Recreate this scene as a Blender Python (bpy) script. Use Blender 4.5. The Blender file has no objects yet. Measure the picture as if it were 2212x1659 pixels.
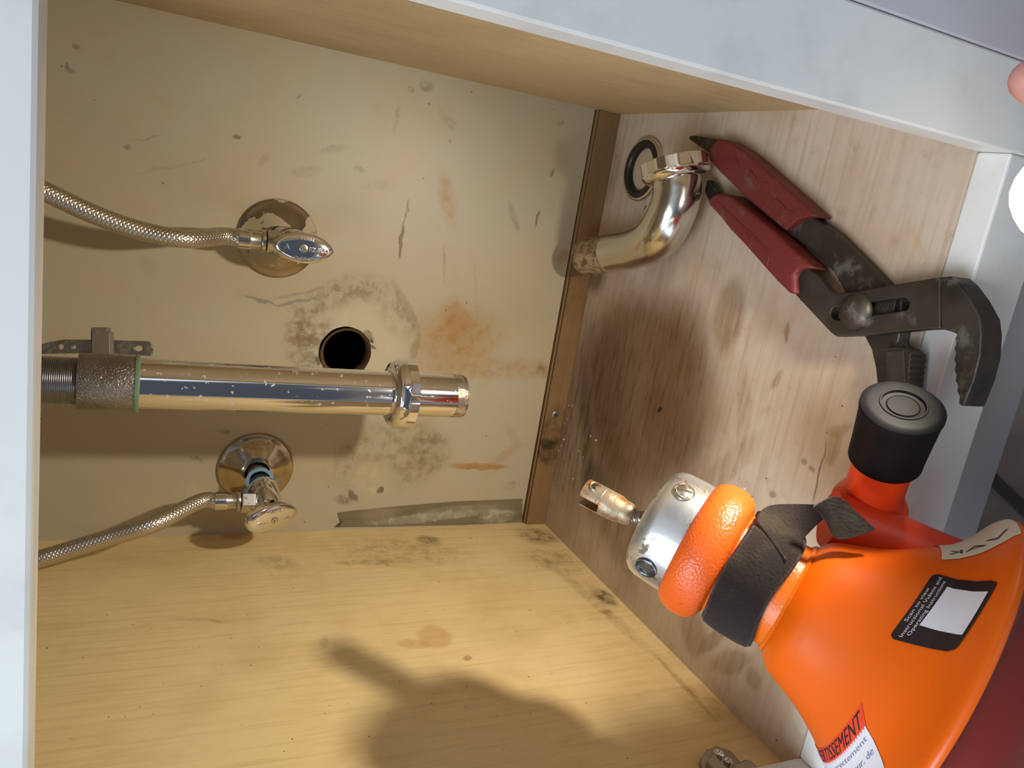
import bpy, bmesh, math, random
from mathutils import Vector, Matrix, Quaternion, Euler
random.seed(4)
PI = math.pi
S = bpy.context.scene
COL = S.collection

# ------------------------------------------------------------------ camera
# phone held sideways in front of the open vanity, looking in, down and left
W, H, FPX = 2212, 1659, 1695.9
RIGHT = Vector((0.16068483, -0.40294238, -0.90100934))
DOWN = Vector((-0.95732581, -0.28580742, -0.04291167))
FWD = Vector((-0.24022423, 0.86945475, -0.43167206))
CAM = Vector((0.32236, -0.64308, 0.37996))
cd = bpy.data.cameras.new('camera'); cam = bpy.data.objects.new('camera', cd); COL.objects.link(cam)
cd.sensor_width = 36; cd.lens = 36*FPX/W; cd.clip_start = .01
m = Matrix((RIGHT, -DOWN, -FWD)).transposed().to_4x4(); m.translation = CAM
cam.matrix_world = m
S.camera = cam
S.view_settings.view_transform = 'Standard'; S.view_settings.look = 'None'
S.view_settings.gamma = 1; S.view_settings.exposure = 0.0
try: S.view_settings.use_curve_mapping = False
except Exception: pass

def ray(px, py): return RIGHT*((px-W/2)/FPX) + DOWN*((py-H/2)/FPX) + FWD
def at(px, py, ax, v):
    d = ray(px, py); i = 'xyz'.index(ax)
    return CAM + d*((v-CAM[i])/d[i])
def dp(px, py, z): return CAM + ray(px, py)*z

# ------------------------------------------------------------------ light
def col(r, g, b, k=1.0):
    f = lambda c: (c/255/12.92 if c/255 <= .04045 else ((c/255+.055)/1.055)**2.4)*k
    return (f(r), f(g), f(b), 1)
wd = bpy.data.worlds.new('room'); S.world = wd; wd.use_nodes = True
# the bathroom behind the photographer: dim walls, pale ceiling, unseen bright patches added for chrome reflections
nt = wd.node_tree; bg = nt.nodes['Background']; bg.inputs[1].default_value = 1.0
tc = nt.nodes.new('ShaderNodeTexCoord'); prev = None
def wadd(direction, lo, hi, color, k):
    """patch of light round a direction; returns running sum"""
    global prev
    d = nt.nodes.new('ShaderNodeVectorMath'); d.operation = 'DOT_PRODUCT'; nt.links.new(tc.outputs['Generated'], d.inputs[0])
    d.inputs[1].default_value = Vector(direction).normalized()
    r = nt.nodes.new('ShaderNodeMapRange'); r.interpolation_type = 'SMOOTHSTEP'; nt.links.new(d.outputs['Value'], r.inputs[0])
    for q, v in zip((1, 2, 3, 4), (lo, hi, 0, k)): r.inputs[q].default_value = v
    m_ = nt.nodes.new('ShaderNodeMix'); m_.data_type = 'RGBA'; m_.blend_type = 'ADD'; m_.clamp_result = False
    s_ = nt.nodes.new('ShaderNodeVectorMath'); s_.operation = 'SCALE'; s_.inputs[0].default_value = color; nt.links.new(r.outputs[0], s_.inputs['Scale'])
    m_.inputs[0].default_value = 1
    if prev is None: m_.inputs[6].default_value = (.07, .08, .10, 1)
    else: nt.links.new(prev, m_.inputs[6])
    nt.links.new(s_.outputs[0], m_.inputs[7]); prev = m_.outputs[2]
wadd((-.75, -.6, .25), .93, .96, (.72, .86, 1.0), 2.2)
wadd((.0, -.3, 1.0), .55, .95, (.9, .95, 1.0), .45)
wadd((.75, -.65, .1), .95, .975, (.8, .9, 1.0), 1.2)
wadd((-.62, -.66, -.42), .962, .978, (.85, .92, 1.0), 1.3)  # low patches added so the tailpiece mirrors bright bands
wadd((.42, -.80, -.42), .978, .986, (.85, .92, 1.0), 1.1)
nt.links.new(prev, bg.inputs[0])
def area(name, loc, aim, size, power, color, sizey=None):
    l = bpy.data.lights.new(name, 'AREA'); l.energy = power; l.color = color; l.size = size
    if sizey: l.shape = 'RECTANGLE'; l.size_y = sizey
    o = bpy.data.objects.new(name, l); COL.objects.link(o); o.location = loc
    o.rotation_euler = (Vector(aim)-Vector(loc)).to_track_quat('-Z', 'Y').to_euler(); return o
area('bathroom_daylight', (-.22, -.85, 1.10), (.25, -.35, .1), .60, 12.5, (.80, .90, 1))
LAMP = Vector((.3540, -.4370, .0480))
AIM = (Vector((.0, -.05, .34))-LAMP).normalized()
sl = bpy.data.lights.new('flashlight_beam', 'SPOT'); sl.energy = 5.3; sl.color = (1, .90, .74)
sl.spot_size = math.radians(120); sl.spot_blend = 1.0; sl.shadow_soft_size = .010
so = bpy.data.objects.new('flashlight_beam', sl); COL.objects.link(so); so.location = LAMP+AIM*.024
so.rotation_euler = AIM.to_track_quat('-Z', 'Y').to_euler()

# ------------------------------------------------------------------ materials
class NT:
    def __init__(s, name):
        s.m = bpy.data.materials.new(name); s.m.use_nodes = True; s.t = s.m.node_tree; s.n = s.t.nodes
        s.b = s.n['Principled BSDF']; s.tc = s.n.new('ShaderNodeTexCoord'); s.obj = s.tc.outputs['Object']
    def new(s, t, **k):
        x = s.n.new(t)
        for a, v in k.items(): setattr(x, a, v)
        return x
    def link(s, a, b): s.t.links.new(a, b)
    def setv(s, inp, v):
        if isinstance(v, bpy.types.NodeSocket): s.link(v, inp)
        else: inp.default_value = v
    def math(s, op, a, b=0.0, c=None, clamp=False):
        x = s.new('ShaderNodeMath', operation=op, use_clamp=clamp); s.setv(x.inputs[0], a); s.setv(x.inputs[1], b)
        if c is not None: s.setv(x.inputs[2], c)
        return x.outputs[0]
    def vmath(s, op, a, b=None):
        x = s.new('ShaderNodeVectorMath', operation=op); s.setv(x.inputs[0], a)
        if b is not None: s.setv(x.inputs[1], b)
        return x
    def noise(s, scale, detail=4, rough=.55, vec=None, stretch=None, dist=0):
        v = vec or s.obj
        if stretch:
            mp = s.new('ShaderNodeMapping'); mp.inputs['Scale'].default_value = stretch; s.link(v, mp.inputs[0]); v = mp.outputs[0]
        x = s.new('ShaderNodeTexNoise'); s.link(v, x.inputs['Vector'])
        x.inputs['Scale'].default_value = scale; x.inputs['Detail'].default_value = detail
        x.inputs['Roughness'].default_value = rough; x.inputs['Distortion'].default_value = dist
        return x.outputs['Fac']
    def ramp(s, f, lo, hi, a=0.0, b=1.0, smooth=True):
        x = s.new('ShaderNodeMapRange', interpolation_type='SMOOTHSTEP' if smooth else 'LINEAR')
        s.setv(x.inputs[0], f)
        for i, v in zip((1, 2, 3, 4), (lo, hi, a, b)): x.inputs[i].default_value = v
        return x.outputs[0]
    def mix(s, f, a, b):
        x = s.new('ShaderNodeMix', data_type='RGBA'); s.setv(x.inputs[0], f); s.setv(x.inputs[6], a); s.setv(x.inputs[7], b)
        return x.outputs[2]
    def bump(s, h, strength, dist=.001):
        x = s.new('ShaderNodeBump'); x.inputs['Strength'].default_value = strength; x.inputs['Distance'].default_value = dist
        s.link(h, x.inputs['Height']); s.link(x.outputs[0], s.b.inputs['Normal'])
    def specks(s, base, scale, thresh, color, amount=1.0, cover=.5, stretch=None):
        v = s.obj
        if stretch:
            mp = s.new('ShaderNodeMapping'); mp.inputs['Scale'].default_value = stretch; s.link(v, mp.inputs[0]); v = mp.outputs[0]
        x = s.new('ShaderNodeTexVoronoi'); s.link(v, x.inputs['Vector']); x.inputs['Scale'].default_value = scale
        sep = s.new('ShaderNodeSeparateColor'); s.link(x.outputs['Color'], sep.inputs[0])
        size = s.math('MULTIPLY', sep.outputs[1], thresh)
        f = s.math('LESS_THAN', x.outputs['Distance'], size)
        f = s.math('MULTIPLY', f, s.math('LESS_THAN', sep.outputs[0], cover))
        return s.mix(s.math('MULTIPLY', f, amount), base, color)
def simple(name, c, rough=.5, metal=0.0, spec=.5, noise=None, bump=None, coat=0):
    t = NT(name); base = c
    t.b.inputs['Roughness'].default_value = rough; t.b.inputs['Metallic'].default_value = metal
    t.b.inputs['Specular IOR Level'].default_value = spec; t.b.inputs['Coat Weight'].default_value = coat
    if noise:
        sc, c2, lo, hi = noise
        t.link(t.mix(t.ramp(t.noise(sc, 6, .6), lo, hi), c, c2), t.b.inputs['Base Color'])
    else: t.b.inputs['Base Color'].default_value = c
    if bump: t.bump(t.noise(bump[0], 3), bump[1], bump[2])
    return t.m

def surface(name, base, plane, pv, blobs, grain=None, grain_col=None, rough=.6, warp=.006, warp_scale=60, speck=None, mott=None, bump=.15, spec=.35, patst=None):
    """wood or paint board with stains; each blob = (x1,y1,x2,y2,width,colour,strength,softness,patchy) measured in the photo and laid on the board"""
    t = NT(name)
    n = t.new('ShaderNodeTexNoise'); t.link(t.obj, n.inputs['Vector']); n.inputs['Scale'].default_value = warp_scale; n.inputs['Detail'].default_value = 5
    v = t.vmath('SUBTRACT', n.outputs['Color'], (.5, .5, .5)).outputs[0]
    v = t.vmath('MULTIPLY', v, (warp*2,)*3).outputs[0]
    wv = t.vmath('ADD', t.obj, v).outputs[0]
    c = base
    if mott:
        for (sc, lo, hi, cc, st) in mott:
            c = t.mix(t.ramp(t.noise(sc, 5, .6), lo, hi, 0, st), c, cc)
    if grain:
        g = t.noise(1, 4, .6, stretch=grain)
        c = t.mix(t.ramp(g, .42, .78, 0, .44), c, grain_col)
        g2 = t.noise(1.7, 3, .7, stretch=tuple(k*2.3 for k in grain))
        c = t.mix(t.ramp(g2, .5, .8, 0, .24), c, grain_col)
    pat = t.noise(95, 6, .65) if not patst else t.noise(2.2, 5, .65, stretch=patst)
    i = 'xyz'.index(plane)
    others = [k for k in range(3) if k != i]
    for (x1, y1, x2, y2, w, cc, st, soft, patchy) in blobs:
        A = at(x1, y1, plane, pv); B = at(x2, y2, plane, pv); mid = (A+B)/2; d = B-A
        mpx, mpy = (x1+x2)/2, (y1+y2)/2
        nx, ny = -(y2-y1), (x2-x1); L = math.hypot(nx, ny) or 1
        wv_ = at(mpx+nx/L*w, mpy+ny/L*w, plane, pv)-mid
        ln = max(d.length/2, 1e-4); dn = d.normalized()
        perp = (wv_ - dn*wv_.dot(dn)).length
        ang = math.atan2(d[others[1]], d[others[0]])
        rot = [0, 0, 0]; rot[i] = ang if plane != 'y' else -ang
        scl = [1, 1, 1]; scl[others[0]] = ln; scl[others[1]] = max(perp, 3e-4); scl[i] = .05
        mp = t.new('ShaderNodeMapping', vector_type='TEXTURE')
        mp.inputs['Location'].default_value = mid; mp.inputs['Rotation'].default_value = rot; mp.inputs['Scale'].default_value = scl
        t.link(wv, mp.inputs[0])
        f = t.vmath('LENGTH', mp.outputs[0]).outputs['Value']
        f = t.ramp(f, 1-soft*.5, 1+soft*.5, st, 0)
        if patchy: f = t.math('MULTIPLY', f, t.ramp(pat, .5-.12*patchy, .5+.14, 1-patchy, 1))
        c = t.mix(f, c, cc)
    if speck:
        for sp in speck: c = t.specks(c, *sp)
    t.link(c, t.b.inputs['Base Color'])
    t.b.inputs['Roughness'].default_value = rough; t.b.inputs['Specular IOR Level'].default_value = spec
    t.bump(t.noise(220, 4), bump, .0006)
    return t.m

# ------------------------------------------------------------------ mesh helpers
def empty(name, loc, label, cat, group=None):
    o = bpy.data.objects.new(name, None); COL.objects.link(o); o.location = loc; o.empty_display_size = .01
    o['label'] = label; o['category'] = cat
    if group: o['group'] = group
    return o
def tag(o, label, cat, group=None, kind=None):
    if label: o['label'] = label
    if cat: o['category'] = cat
    if group: o['group'] = group
    if kind: o['kind'] = kind
    return o
def root_loc(o):
    v = Vector(o.location)
    while o.parent: o = o.parent; v += Vector(o.location)
    return v
def obj(name, verts, faces, mat, parent=None, smooth=False, bevel=None, label=None, angle=40, seg=2):
    me = bpy.data.meshes.new(name); me.from_pydata([tuple(v) for v in verts], [], faces); me.update()
    bm = bmesh.new(); bm.from_mesh(me); bmesh.ops.remove_doubles(bm, verts=bm.verts, dist=1e-6)
    bmesh.ops.recalc_face_normals(bm, faces=bm.faces); bm.to_mesh(me); bm.free()
    o = bpy.data.objects.new(name, me); COL.objects.link(o)
    mats = mat if isinstance(mat, (list, tuple)) else [mat]
    for x in mats: me.materials.append(x)
    if parent:
        o.parent = parent; o.matrix_parent_inverse = Matrix.Translation(-Vector(parent.location)) if parent.type == 'EMPTY' else Matrix.Identity(4)
    if bevel:
        b = o.modifiers.new('b', 'BEVEL'); b.width = bevel; b.segments = seg; b.limit_method = 'ANGLE'; b.angle_limit = math.radians(angle)
    if smooth:
        for p in me.polygons: p.use_smooth = True
        try: me.set_sharp_from_angle(angle=math.radians(angle))
        except Exception: pass
    if label: o['label'] = label
    return o
def merge(*gs):
    V, F = [], []
    for v, f in gs:
        k = len(V); V += list(v); F += [tuple(i+k for i in q) for q in f]
    return V, F
def box(a, b):
    x0, y0, z0 = a; x1, y1, z1 = b
    v = [Vector((x, y, z)) for x in (x0, x1) for y in (y0, y1) for z in (z0, z1)]
    return v, [(0, 1, 3, 2), (4, 6, 7, 5), (0, 4, 5, 1), (2, 3, 7, 6), (0, 2, 6, 4), (1, 5, 7, 3)]
def obox(c, ax, hx):
    """oriented box: centre, 3 axes, 3 half sizes"""
    v = [Vector(c)+ax[0]*hx[0]*i+ax[1]*hx[1]*j+ax[2]*hx[2]*k for i in (-1, 1) for j in (-1, 1) for k in (-1, 1)]
    return v, [(0, 1, 3, 2), (4, 6, 7, 5), (0, 4, 5, 1), (2, 3, 7, 6), (0, 2, 6, 4), (1, 5, 7, 3)]
def frame(d, up=None):
    d = Vector(d).normalized(); up = Vector(up) if up else Vector((0, 0, 1))
    if abs(d.dot(up.normalized())) > .99: up = Vector((1, 0, 0))
    a = (up-d*up.dot(d)).normalized(); return d, a, d.cross(a)
def lathe(prof, P, d, n=48, up=None, close=False, rfun=None):
    """prof = [(s, r)] along direction d from P"""
    P = Vector(P); d, a, b = frame(d, up); V = []; F = []
    for s, r in prof:
        for k in range(n):
            t = 2*PI*k/n; rr = rfun(s, t, r) if rfun else r
            V.append(P+d*s+(a*math.cos(t)+b*math.sin(t))*rr)
    m_ = len(prof)
    for i in range(m_-1 + (1 if close else 0)):
        j = (i+1) % m_
        for k in range(n): F.append((i*n+k, i*n+(k+1) % n, j*n+(k+1) % n, j*n+k))
    return V, F
def sweep(pts, rad, n=20, cap=True):
    pts = [Vector(p) for p in pts]; V = []; F = []; prev = None
    for i, p in enumerate(pts):
        t = (pts[min(i+1, len(pts)-1)]-pts[max(i-1, 0)]).normalized()
        if prev is None: _, a, b = frame(t)
        else: a = (prev-t*prev.dot(t)).normalized(); b = t.cross(a)
        prev = a; r = rad[i] if isinstance(rad, (list, tuple)) else rad
        for k in range(n): V.append(p+(a*math.cos(2*PI*k/n)+b*math.sin(2*PI*k/n))*r)
    for i in range(len(pts)-1):
        for k in range(n): F.append((i*n+k, i*n+(k+1) % n, (i+1)*n+(k+1) % n, (i+1)*n+k))
    if cap: F += [tuple(range(n))[::-1], tuple((len(pts)-1)*n+k for k in range(n))]
    return V, F
def spline(P, n=10):
    P = [Vector(p) for p in P]; out = []
    Q = [P[0]*2-P[1]]+P+[P[-1]*2-P[-2]]
    for i in range(1, len(Q)-2):
        for k in range(n):
            t = k/n; a, b, c, d = Q[i-1], Q[i], Q[i+1], Q[i+2]
            out.append(.5*((2*b)+(c-a)*t+(2*a-5*b+4*c-d)*t*t+(3*b-a-3*c+d)*t**3))
    return out+[P[-1]]
def prism(outline, off, holes=()):
    """extrude a flat outline (3D points) by vector off, with optional hole outlines"""
    off = Vector(off); bm = bmesh.new(); loops = []
    for pts in [outline]+list(holes):
        vs = [bm.verts.new(Vector(p)) for p in pts]
        es = [bm.edges.new((vs[i], vs[(i+1) % len(vs)])) for i in range(len(vs))]; loops.append(vs)
    bmesh.ops.triangle_fill(bm, edges=list(bm.edges), use_beauty=True)
    bm.verts.index_update()
    V = [v.co.copy() for v in bm.verts]; n = len(V)
    F = [tuple(v.index for v in f.verts) for f in bm.faces]
    G = [tuple(i+n for i in f[::-1]) for f in F]
    for vs in loops:
        for i in range(len(vs)):
            a, b = vs[i].index, vs[(i+1) % len(vs)].index; G.append((a, b, b+n, a+n))
    bm.free(); return V+[v+off for v in V], F+G
def dissolve(o):
    me = o.data; bm = bmesh.new(); bm.from_mesh(me)
    bmesh.ops.dissolve_limit(bm, angle_limit=math.radians(1), verts=bm.verts, edges=bm.edges)
    bm.to_mesh(me); bm.free(); return o
def text_mesh(s, size, extrude=0.0, res=3, align='CENTER'):
    c = bpy.data.curves.new('t', 'FONT'); c.body = s; c.size = size; c.extrude = extrude; c.resolution_u = res
    c.align_x = align; c.align_y = 'CENTER'
    o = bpy.data.objects.new('t', c); COL.objects.link(o)
    bpy.context.view_layer.update()
    me = bpy.data.meshes.new_from_object(o.evaluated_get(bpy.context.evaluated_depsgraph_get()))
    V = [v.co.copy() for v in me.vertices]; F = [tuple(p.vertices) for p in me.polygons]
    bpy.data.objects.remove(o); bpy.data.curves.remove(c); bpy.data.meshes.remove(me)
    return V, F

# ------------------------------------------------------------------ setting: the inside of the vanity
CW, DEP, FT, TH = .400, -.358, -.3764, .4077          # width, back of frame, front of frame, underside of top rail
Cstain = col(96, 66, 34); Cdark = col(58, 48, 34); Corange = col(170, 124, 60); Cgrime = col(104, 92, 66); Cpale = col(214, 203, 170)
# back panel: cream paint, scuffs, mildew round the drain hole
bw = [
 (560, 790, 640, 690, 36, Cgrime, .0, .8, .9), (650, 740, 700, 640, 46, col(122, 104, 66), .8, .8, .95), (700, 640, 830, 622, 34, col(122, 106, 68), .8, .9, .95),
 (820, 650, 880, 720, 30, col(125, 110, 74), .75, .9, .9), (640, 700, 650, 790, 30, col(130, 96, 48), .6, .9, .8),
 (690, 690, 860, 790, 100, Cpale, .55, .7, .3), (660, 800, 700, 700, 26, Cgrime, .6, .9, .9),
 (788, 716, 808, 738, 8, col(34, 26, 20), .95, .6, .55), (796, 745, 812, 752, 4, col(40, 32, 24), .9, .6, .3), (684, 770, 688, 790, 5, col(60, 50, 40), .8, .6, .3),
 (900, 730, 1070, 730, 62, Corange, .8, 1.2, .35), (960, 700, 1010, 690, 44, Corange, .75, 1.2, .4), (900, 790, 1200, 800, 22, Corange, .55, 1.2, .5),
 (955, 370, 975, 480, 18, Corange, .6, .9, .5), (850, 610, 905, 720, 11, col(140, 122, 84), .6, .6, .4), (905, 720, 890, 780, 9, col(130, 112, 74), .6, .6, .4),
 (860, 560, 872, 480, 4, col(118, 84, 52), .8, .5, 0), (872, 480, 884, 430, 3, col(118, 84, 52), .5, .6, 0),
 (720, 1010, 960, 960, 74, col(150, 136, 100), .75, .7, .75), (880, 985, 965, 975, 44, col(128, 116, 84), .7, .8, .7), (760, 1020, 850, 1050, 36, Cpale, .7, .8, .7),
 (725, 1075, 760, 1085, 10, Cdark, .75, .9, .6), (755, 1060, 772, 1082, 7, Cdark, .85, .8, .3), (820, 1065, 826, 1050, 6, Cdark, .8, .8, .2),
 (972, 1006, 1095, 1010, 7, Corange, .9, .7, .2), (1060, 1004, 1125, 960, 9, Corange, .45, .8, .4), (1095, 920, 1120, 965, 10, Corange, .25, .8, .5),
 (530, 640, 600, 660, 4, col(132, 132, 116), .8, .6, .2), (595, 660, 680, 645, 4, col(132, 132, 116), .8, .6, .2), (588, 648, 700, 620, 3, col(138, 134, 116), .6, .6, .3),
 (880, 190, 895, 200, 7, Cgrime, .6, .8, .7), (905, 183, 935, 190, 12, col(120, 108, 80), .7, .8, .8), (950, 240, 985, 280, 10, col(128, 112, 80), .5, .9, .8), (850, 290, 862, 225, 6, col(128, 112, 80), .45, .9, .7),
 (560, 355, 585, 325, 7, col(130, 116, 84), .6, .9, .8), (630, 372, 690, 370, 9, col(130, 116, 84), .45, .9, .8), (690, 330, 750, 315, 8, col(130, 116, 84), .5, .9, .8), (760, 360, 790, 372, 7, col(130, 116, 84), .5, .9, .8), (780, 400, 850, 400, 12, col(132, 118, 86), .35, 1, .8),
 (1100, 440, 1120, 500, 7, Cstain, .35, .9, .5), (1155, 490, 1165, 455, 3, col(110, 60, 40), .6, .6, 0), (1190, 380, 1196, 365, 4, Cdark, .6, .7, .2), (1206, 260, 1215, 270, 8, col(100, 88, 60), .5, .9, .8),
 (1205, 570, 1225, 540, 12, col(170, 120, 50), .6, 1, .3), (1160, 790, 1185, 810, 14, col(110, 88, 56), .55, .9, .7), (1095, 1060, 1110, 1040, 8, Cdark, .4, .9, .8), (1040, 1090, 1070, 1085, 5, Cdark, .5, .9, .7),
 (156, 100, 172, 106, 5, col(108, 104, 92), .6, .7, .2), (136, 142, 162, 158, 5, col(112, 106, 94), .7, .8, .3), (146, 134, 145, 146, 3, col(98, 94, 84), .6, .8, 0), (268, 317, 286, 319, 7, col(112, 104, 88), .5, .8, 0), (288, 304, 345, 294, 2.5, col(112, 104, 86), .5, .7, .4), (502, 295, 520, 296, 5, col(116, 98, 70), .7, .8, 0),
 (430, 185, 500, 180, 30, Cpale, .12, 1, .3), (280, 380, 460, 340, 3, col(132, 118, 90), .3, 1, .6), (310, 560, 330, 590, 14, col(150, 128, 92), .3, 1.2, .4), (410, 985, 440, 1000, 5, Cdark, .45, .9, .8), (470, 928, 500, 936, 6, col(96, 84, 62), .5, .9, .9), (395, 1050, 440, 1075, 14, Cpale, .35, 1, .8),
 (960, 610, 960, 530, 3, col(140, 126, 94), .5, .8, .4), (1030, 700, 1025, 560, 3, col(140, 126, 94), .3, .8, .5), (640, 215, 652, 200, 3, Cdark, .4, .8, .6),
]
M_back = surface('cream_paint_scuffed', col(186, 177, 153), 'y', 0, bw, rough=.42, warp=.0032, warp_scale=110,
    mott=[(9, .42, .68, col(190, 172, 136), .6), (40, .55, .75, col(182, 164, 126), .5)],
    speck=[(120, .10, col(104, 86, 60), .7, .14), (60, .035, col(80, 64, 46), .8, .3)], bump=.12, spec=.4)
HC = Vector((.1655, 0, .2212)); HR = .0223
def back_panel():
    y0, y1 = 0.0, .012; x0, x1, z0, z1 = -.012, CW+.012, .0246, .56; n = 96; V = []; F = []
    h = .045
    sq = []
    for k in range(n):
        t = 2*PI*k/n+PI/4; c, s_ = math.cos(t), math.sin(t); q = h/max(abs(c), abs(s_)); sq.append((HC.x+c*q, HC.z+s_*q))
    for y in (y0, y1):
        for k in range(n):
            t = 2*PI*k/n+PI/4; r = HR*(1+.006*math.sin(5*t)+.005*math.sin(11*t+1)); V.append((HC.x+math.cos(t)*r, y, HC.z+math.sin(t)*r))
        for p in sq: V.append((p[0], y, p[1]))
    for s_ in (0, 1):
        o = s_*2*n
        for k in range(n): F.append((o+k, o+(k+1) % n, o+n+(k+1) % n, o+n+k))
    for k in range(n): F.append((k, (k+1) % n, 2*n+(k+1) % n, 2*n+k))
    xs = [x0, HC.x-h, HC.x+h, x1]; zs = [z0, HC.z-h, HC.z+h, z1]
    for i in range(3):
        for j in range(3):
            if i == 1 and j == 1: continue
            b = len(V)
            V += [(xs[i], y0, zs[j]), (xs[i+1], y0, zs[j]), (xs[i+1], y0, zs[j+1]), (xs[i], y0, zs[j+1])]; F.append((b, b+1, b+2, b+3))
    b = len(V); V += [(x0, y0, z0), (x1, y0, z0), (x1, y1, z0), (x0, y1, z0)]; F.append((b, b+1, b+2, b+3))
    me = bpy.data.meshes.new('wall_back'); me.from_pydata(V, [], F); me.update()
    M_edge = simple('raw_hole_edge', col(120, 88, 56), .9)
    me.materials.append(M_back); me.materials.append(M_edge)
    for p in me.polygons:
        c = p.center
        if abs(p.normal.y) < .5 and (Vector((c.x, 0, c.z))-HC).length < .03: p.material_index = 1
    o = bpy.data.objects.new('wall_back', me); COL.objects.link(o); tag(o, None, None, kind='structure'); return o
back_panel()
M_void = simple('dark_wall_cavity', col(34, 30, 26), .95)  # darkness inside the hole is put into the colour
v, f = merge(box((.09, .012, .14), (.24, .013, .30)))
# cavity behind the hole: five-sided recess
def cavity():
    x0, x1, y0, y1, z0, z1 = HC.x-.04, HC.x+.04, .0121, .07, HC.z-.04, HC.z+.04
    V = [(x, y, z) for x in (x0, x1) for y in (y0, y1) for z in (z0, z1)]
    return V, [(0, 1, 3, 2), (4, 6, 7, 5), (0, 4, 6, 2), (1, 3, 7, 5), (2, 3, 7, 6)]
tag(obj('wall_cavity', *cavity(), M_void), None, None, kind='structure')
# raw wooden lip inside the hole
tag(obj('wall_lining', *lathe([(.0004, .0222), (.0020, .0200), (.0040, .0192), (.012, .0190)], (HC.x-.0012, .0, HC.z-.0016), (0, 1, 0), 48), simple('wood_hole_lining', col(104, 76, 48), .9), smooth=True), None, None, kind='structure')

# left side wall: yellow birch ply, grain running up
lw = [
 (1330, 1220, 1480, 1370, 40, col(150, 108, 58), .35, 1.2, .6), (1480, 1480, 1560, 1540, 40, col(150, 104, 48), .5, 1, .4), (900, 1372, 975, 1378, 24, col(196, 142, 68), .5, .5, .1), (860, 1390, 930, 1392, 10, col(196, 142, 68), .45, .5, .1),
 (730, 1190, 1000, 1195, 30, col(150, 120, 72), .5, 1, .7), (900, 1165, 950, 1168, 9, col(70, 66, 50), .8, .8, .5), (730, 1215, 900, 1217, 6, col(120, 96, 56), .5, .8, .7), (1120, 1150, 1200, 1165, 16, col(92, 76, 46), .7, 1, .6), (1150, 1195, 1250, 1230, 22, col(110, 84, 46), .5, 1, .7),
 (1285, 1270, 1325, 1308, 13, col(62, 46, 28), .85, .9, .6), (1300, 1318, 1320, 1325, 6, col(70, 52, 30), .6, .9, .6), (480, 1152, 530, 1158, 10, col(190, 104, 40), .6, 1, .2), (560, 1210, 640, 1225, 16, col(140, 116, 72), .45, 1, .7),
 (1200, 1225, 1420, 1420, 10, col(140, 112, 64), .45, .9, .6), (1420, 1420, 1540, 1550, 5, col(130, 96, 52), .5, .9, .3), (1005, 1418, 1015, 1425, 8, col(150, 110, 70), .6, .8, 0), (690, 1385, 710, 1386, 12, col(140, 112, 66), .4, 1, .4), (370, 1335, 520, 1345, 4, col(130, 106, 66), .35, .9, .7), (1000, 1330, 1150, 1390, 40, col(196, 170, 118), .35, 1.2, .5),
]
M_left = surface('birch_ply_yellow', col(236, 210, 154), 'x', 0, lw, grain=(0, 260, 14), grain_col=col(200, 166, 108), rough=.5, warp=.003, warp_scale=90,
    mott=[(14, .45, .7, col(212, 180, 122), .5)], speck=[(150, .11, col(110, 84, 54), .75, .13)], bump=.1)
M_right = surface('birch_ply_tan', col(198, 172, 128), 'x', CW, [], grain=(0, 260, 14), grain_col=col(160, 132, 92), rough=.55, warp=.003, speck=[(120, .1, col(80, 62, 40), .7, .2)], mott=[(14, .45, .7, col(170, 146, 106), .5)])
tag(obj('wall_left', *box((-.014, DEP, -.03), (0, .012, .56)), M_left), None, None, kind='structure')
tag(obj('wall_right', *box((CW, DEP, -.03), (CW+.014, .012, .56)), M_right), None, None, kind='structure')
M_under = simple('countertop_underside', col(150, 140, 125), .8)
tag(obj('ceiling', *box((-.014, FT, .56), (CW+.014, .013, .575)), M_under), None, None, kind='structure')

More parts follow.
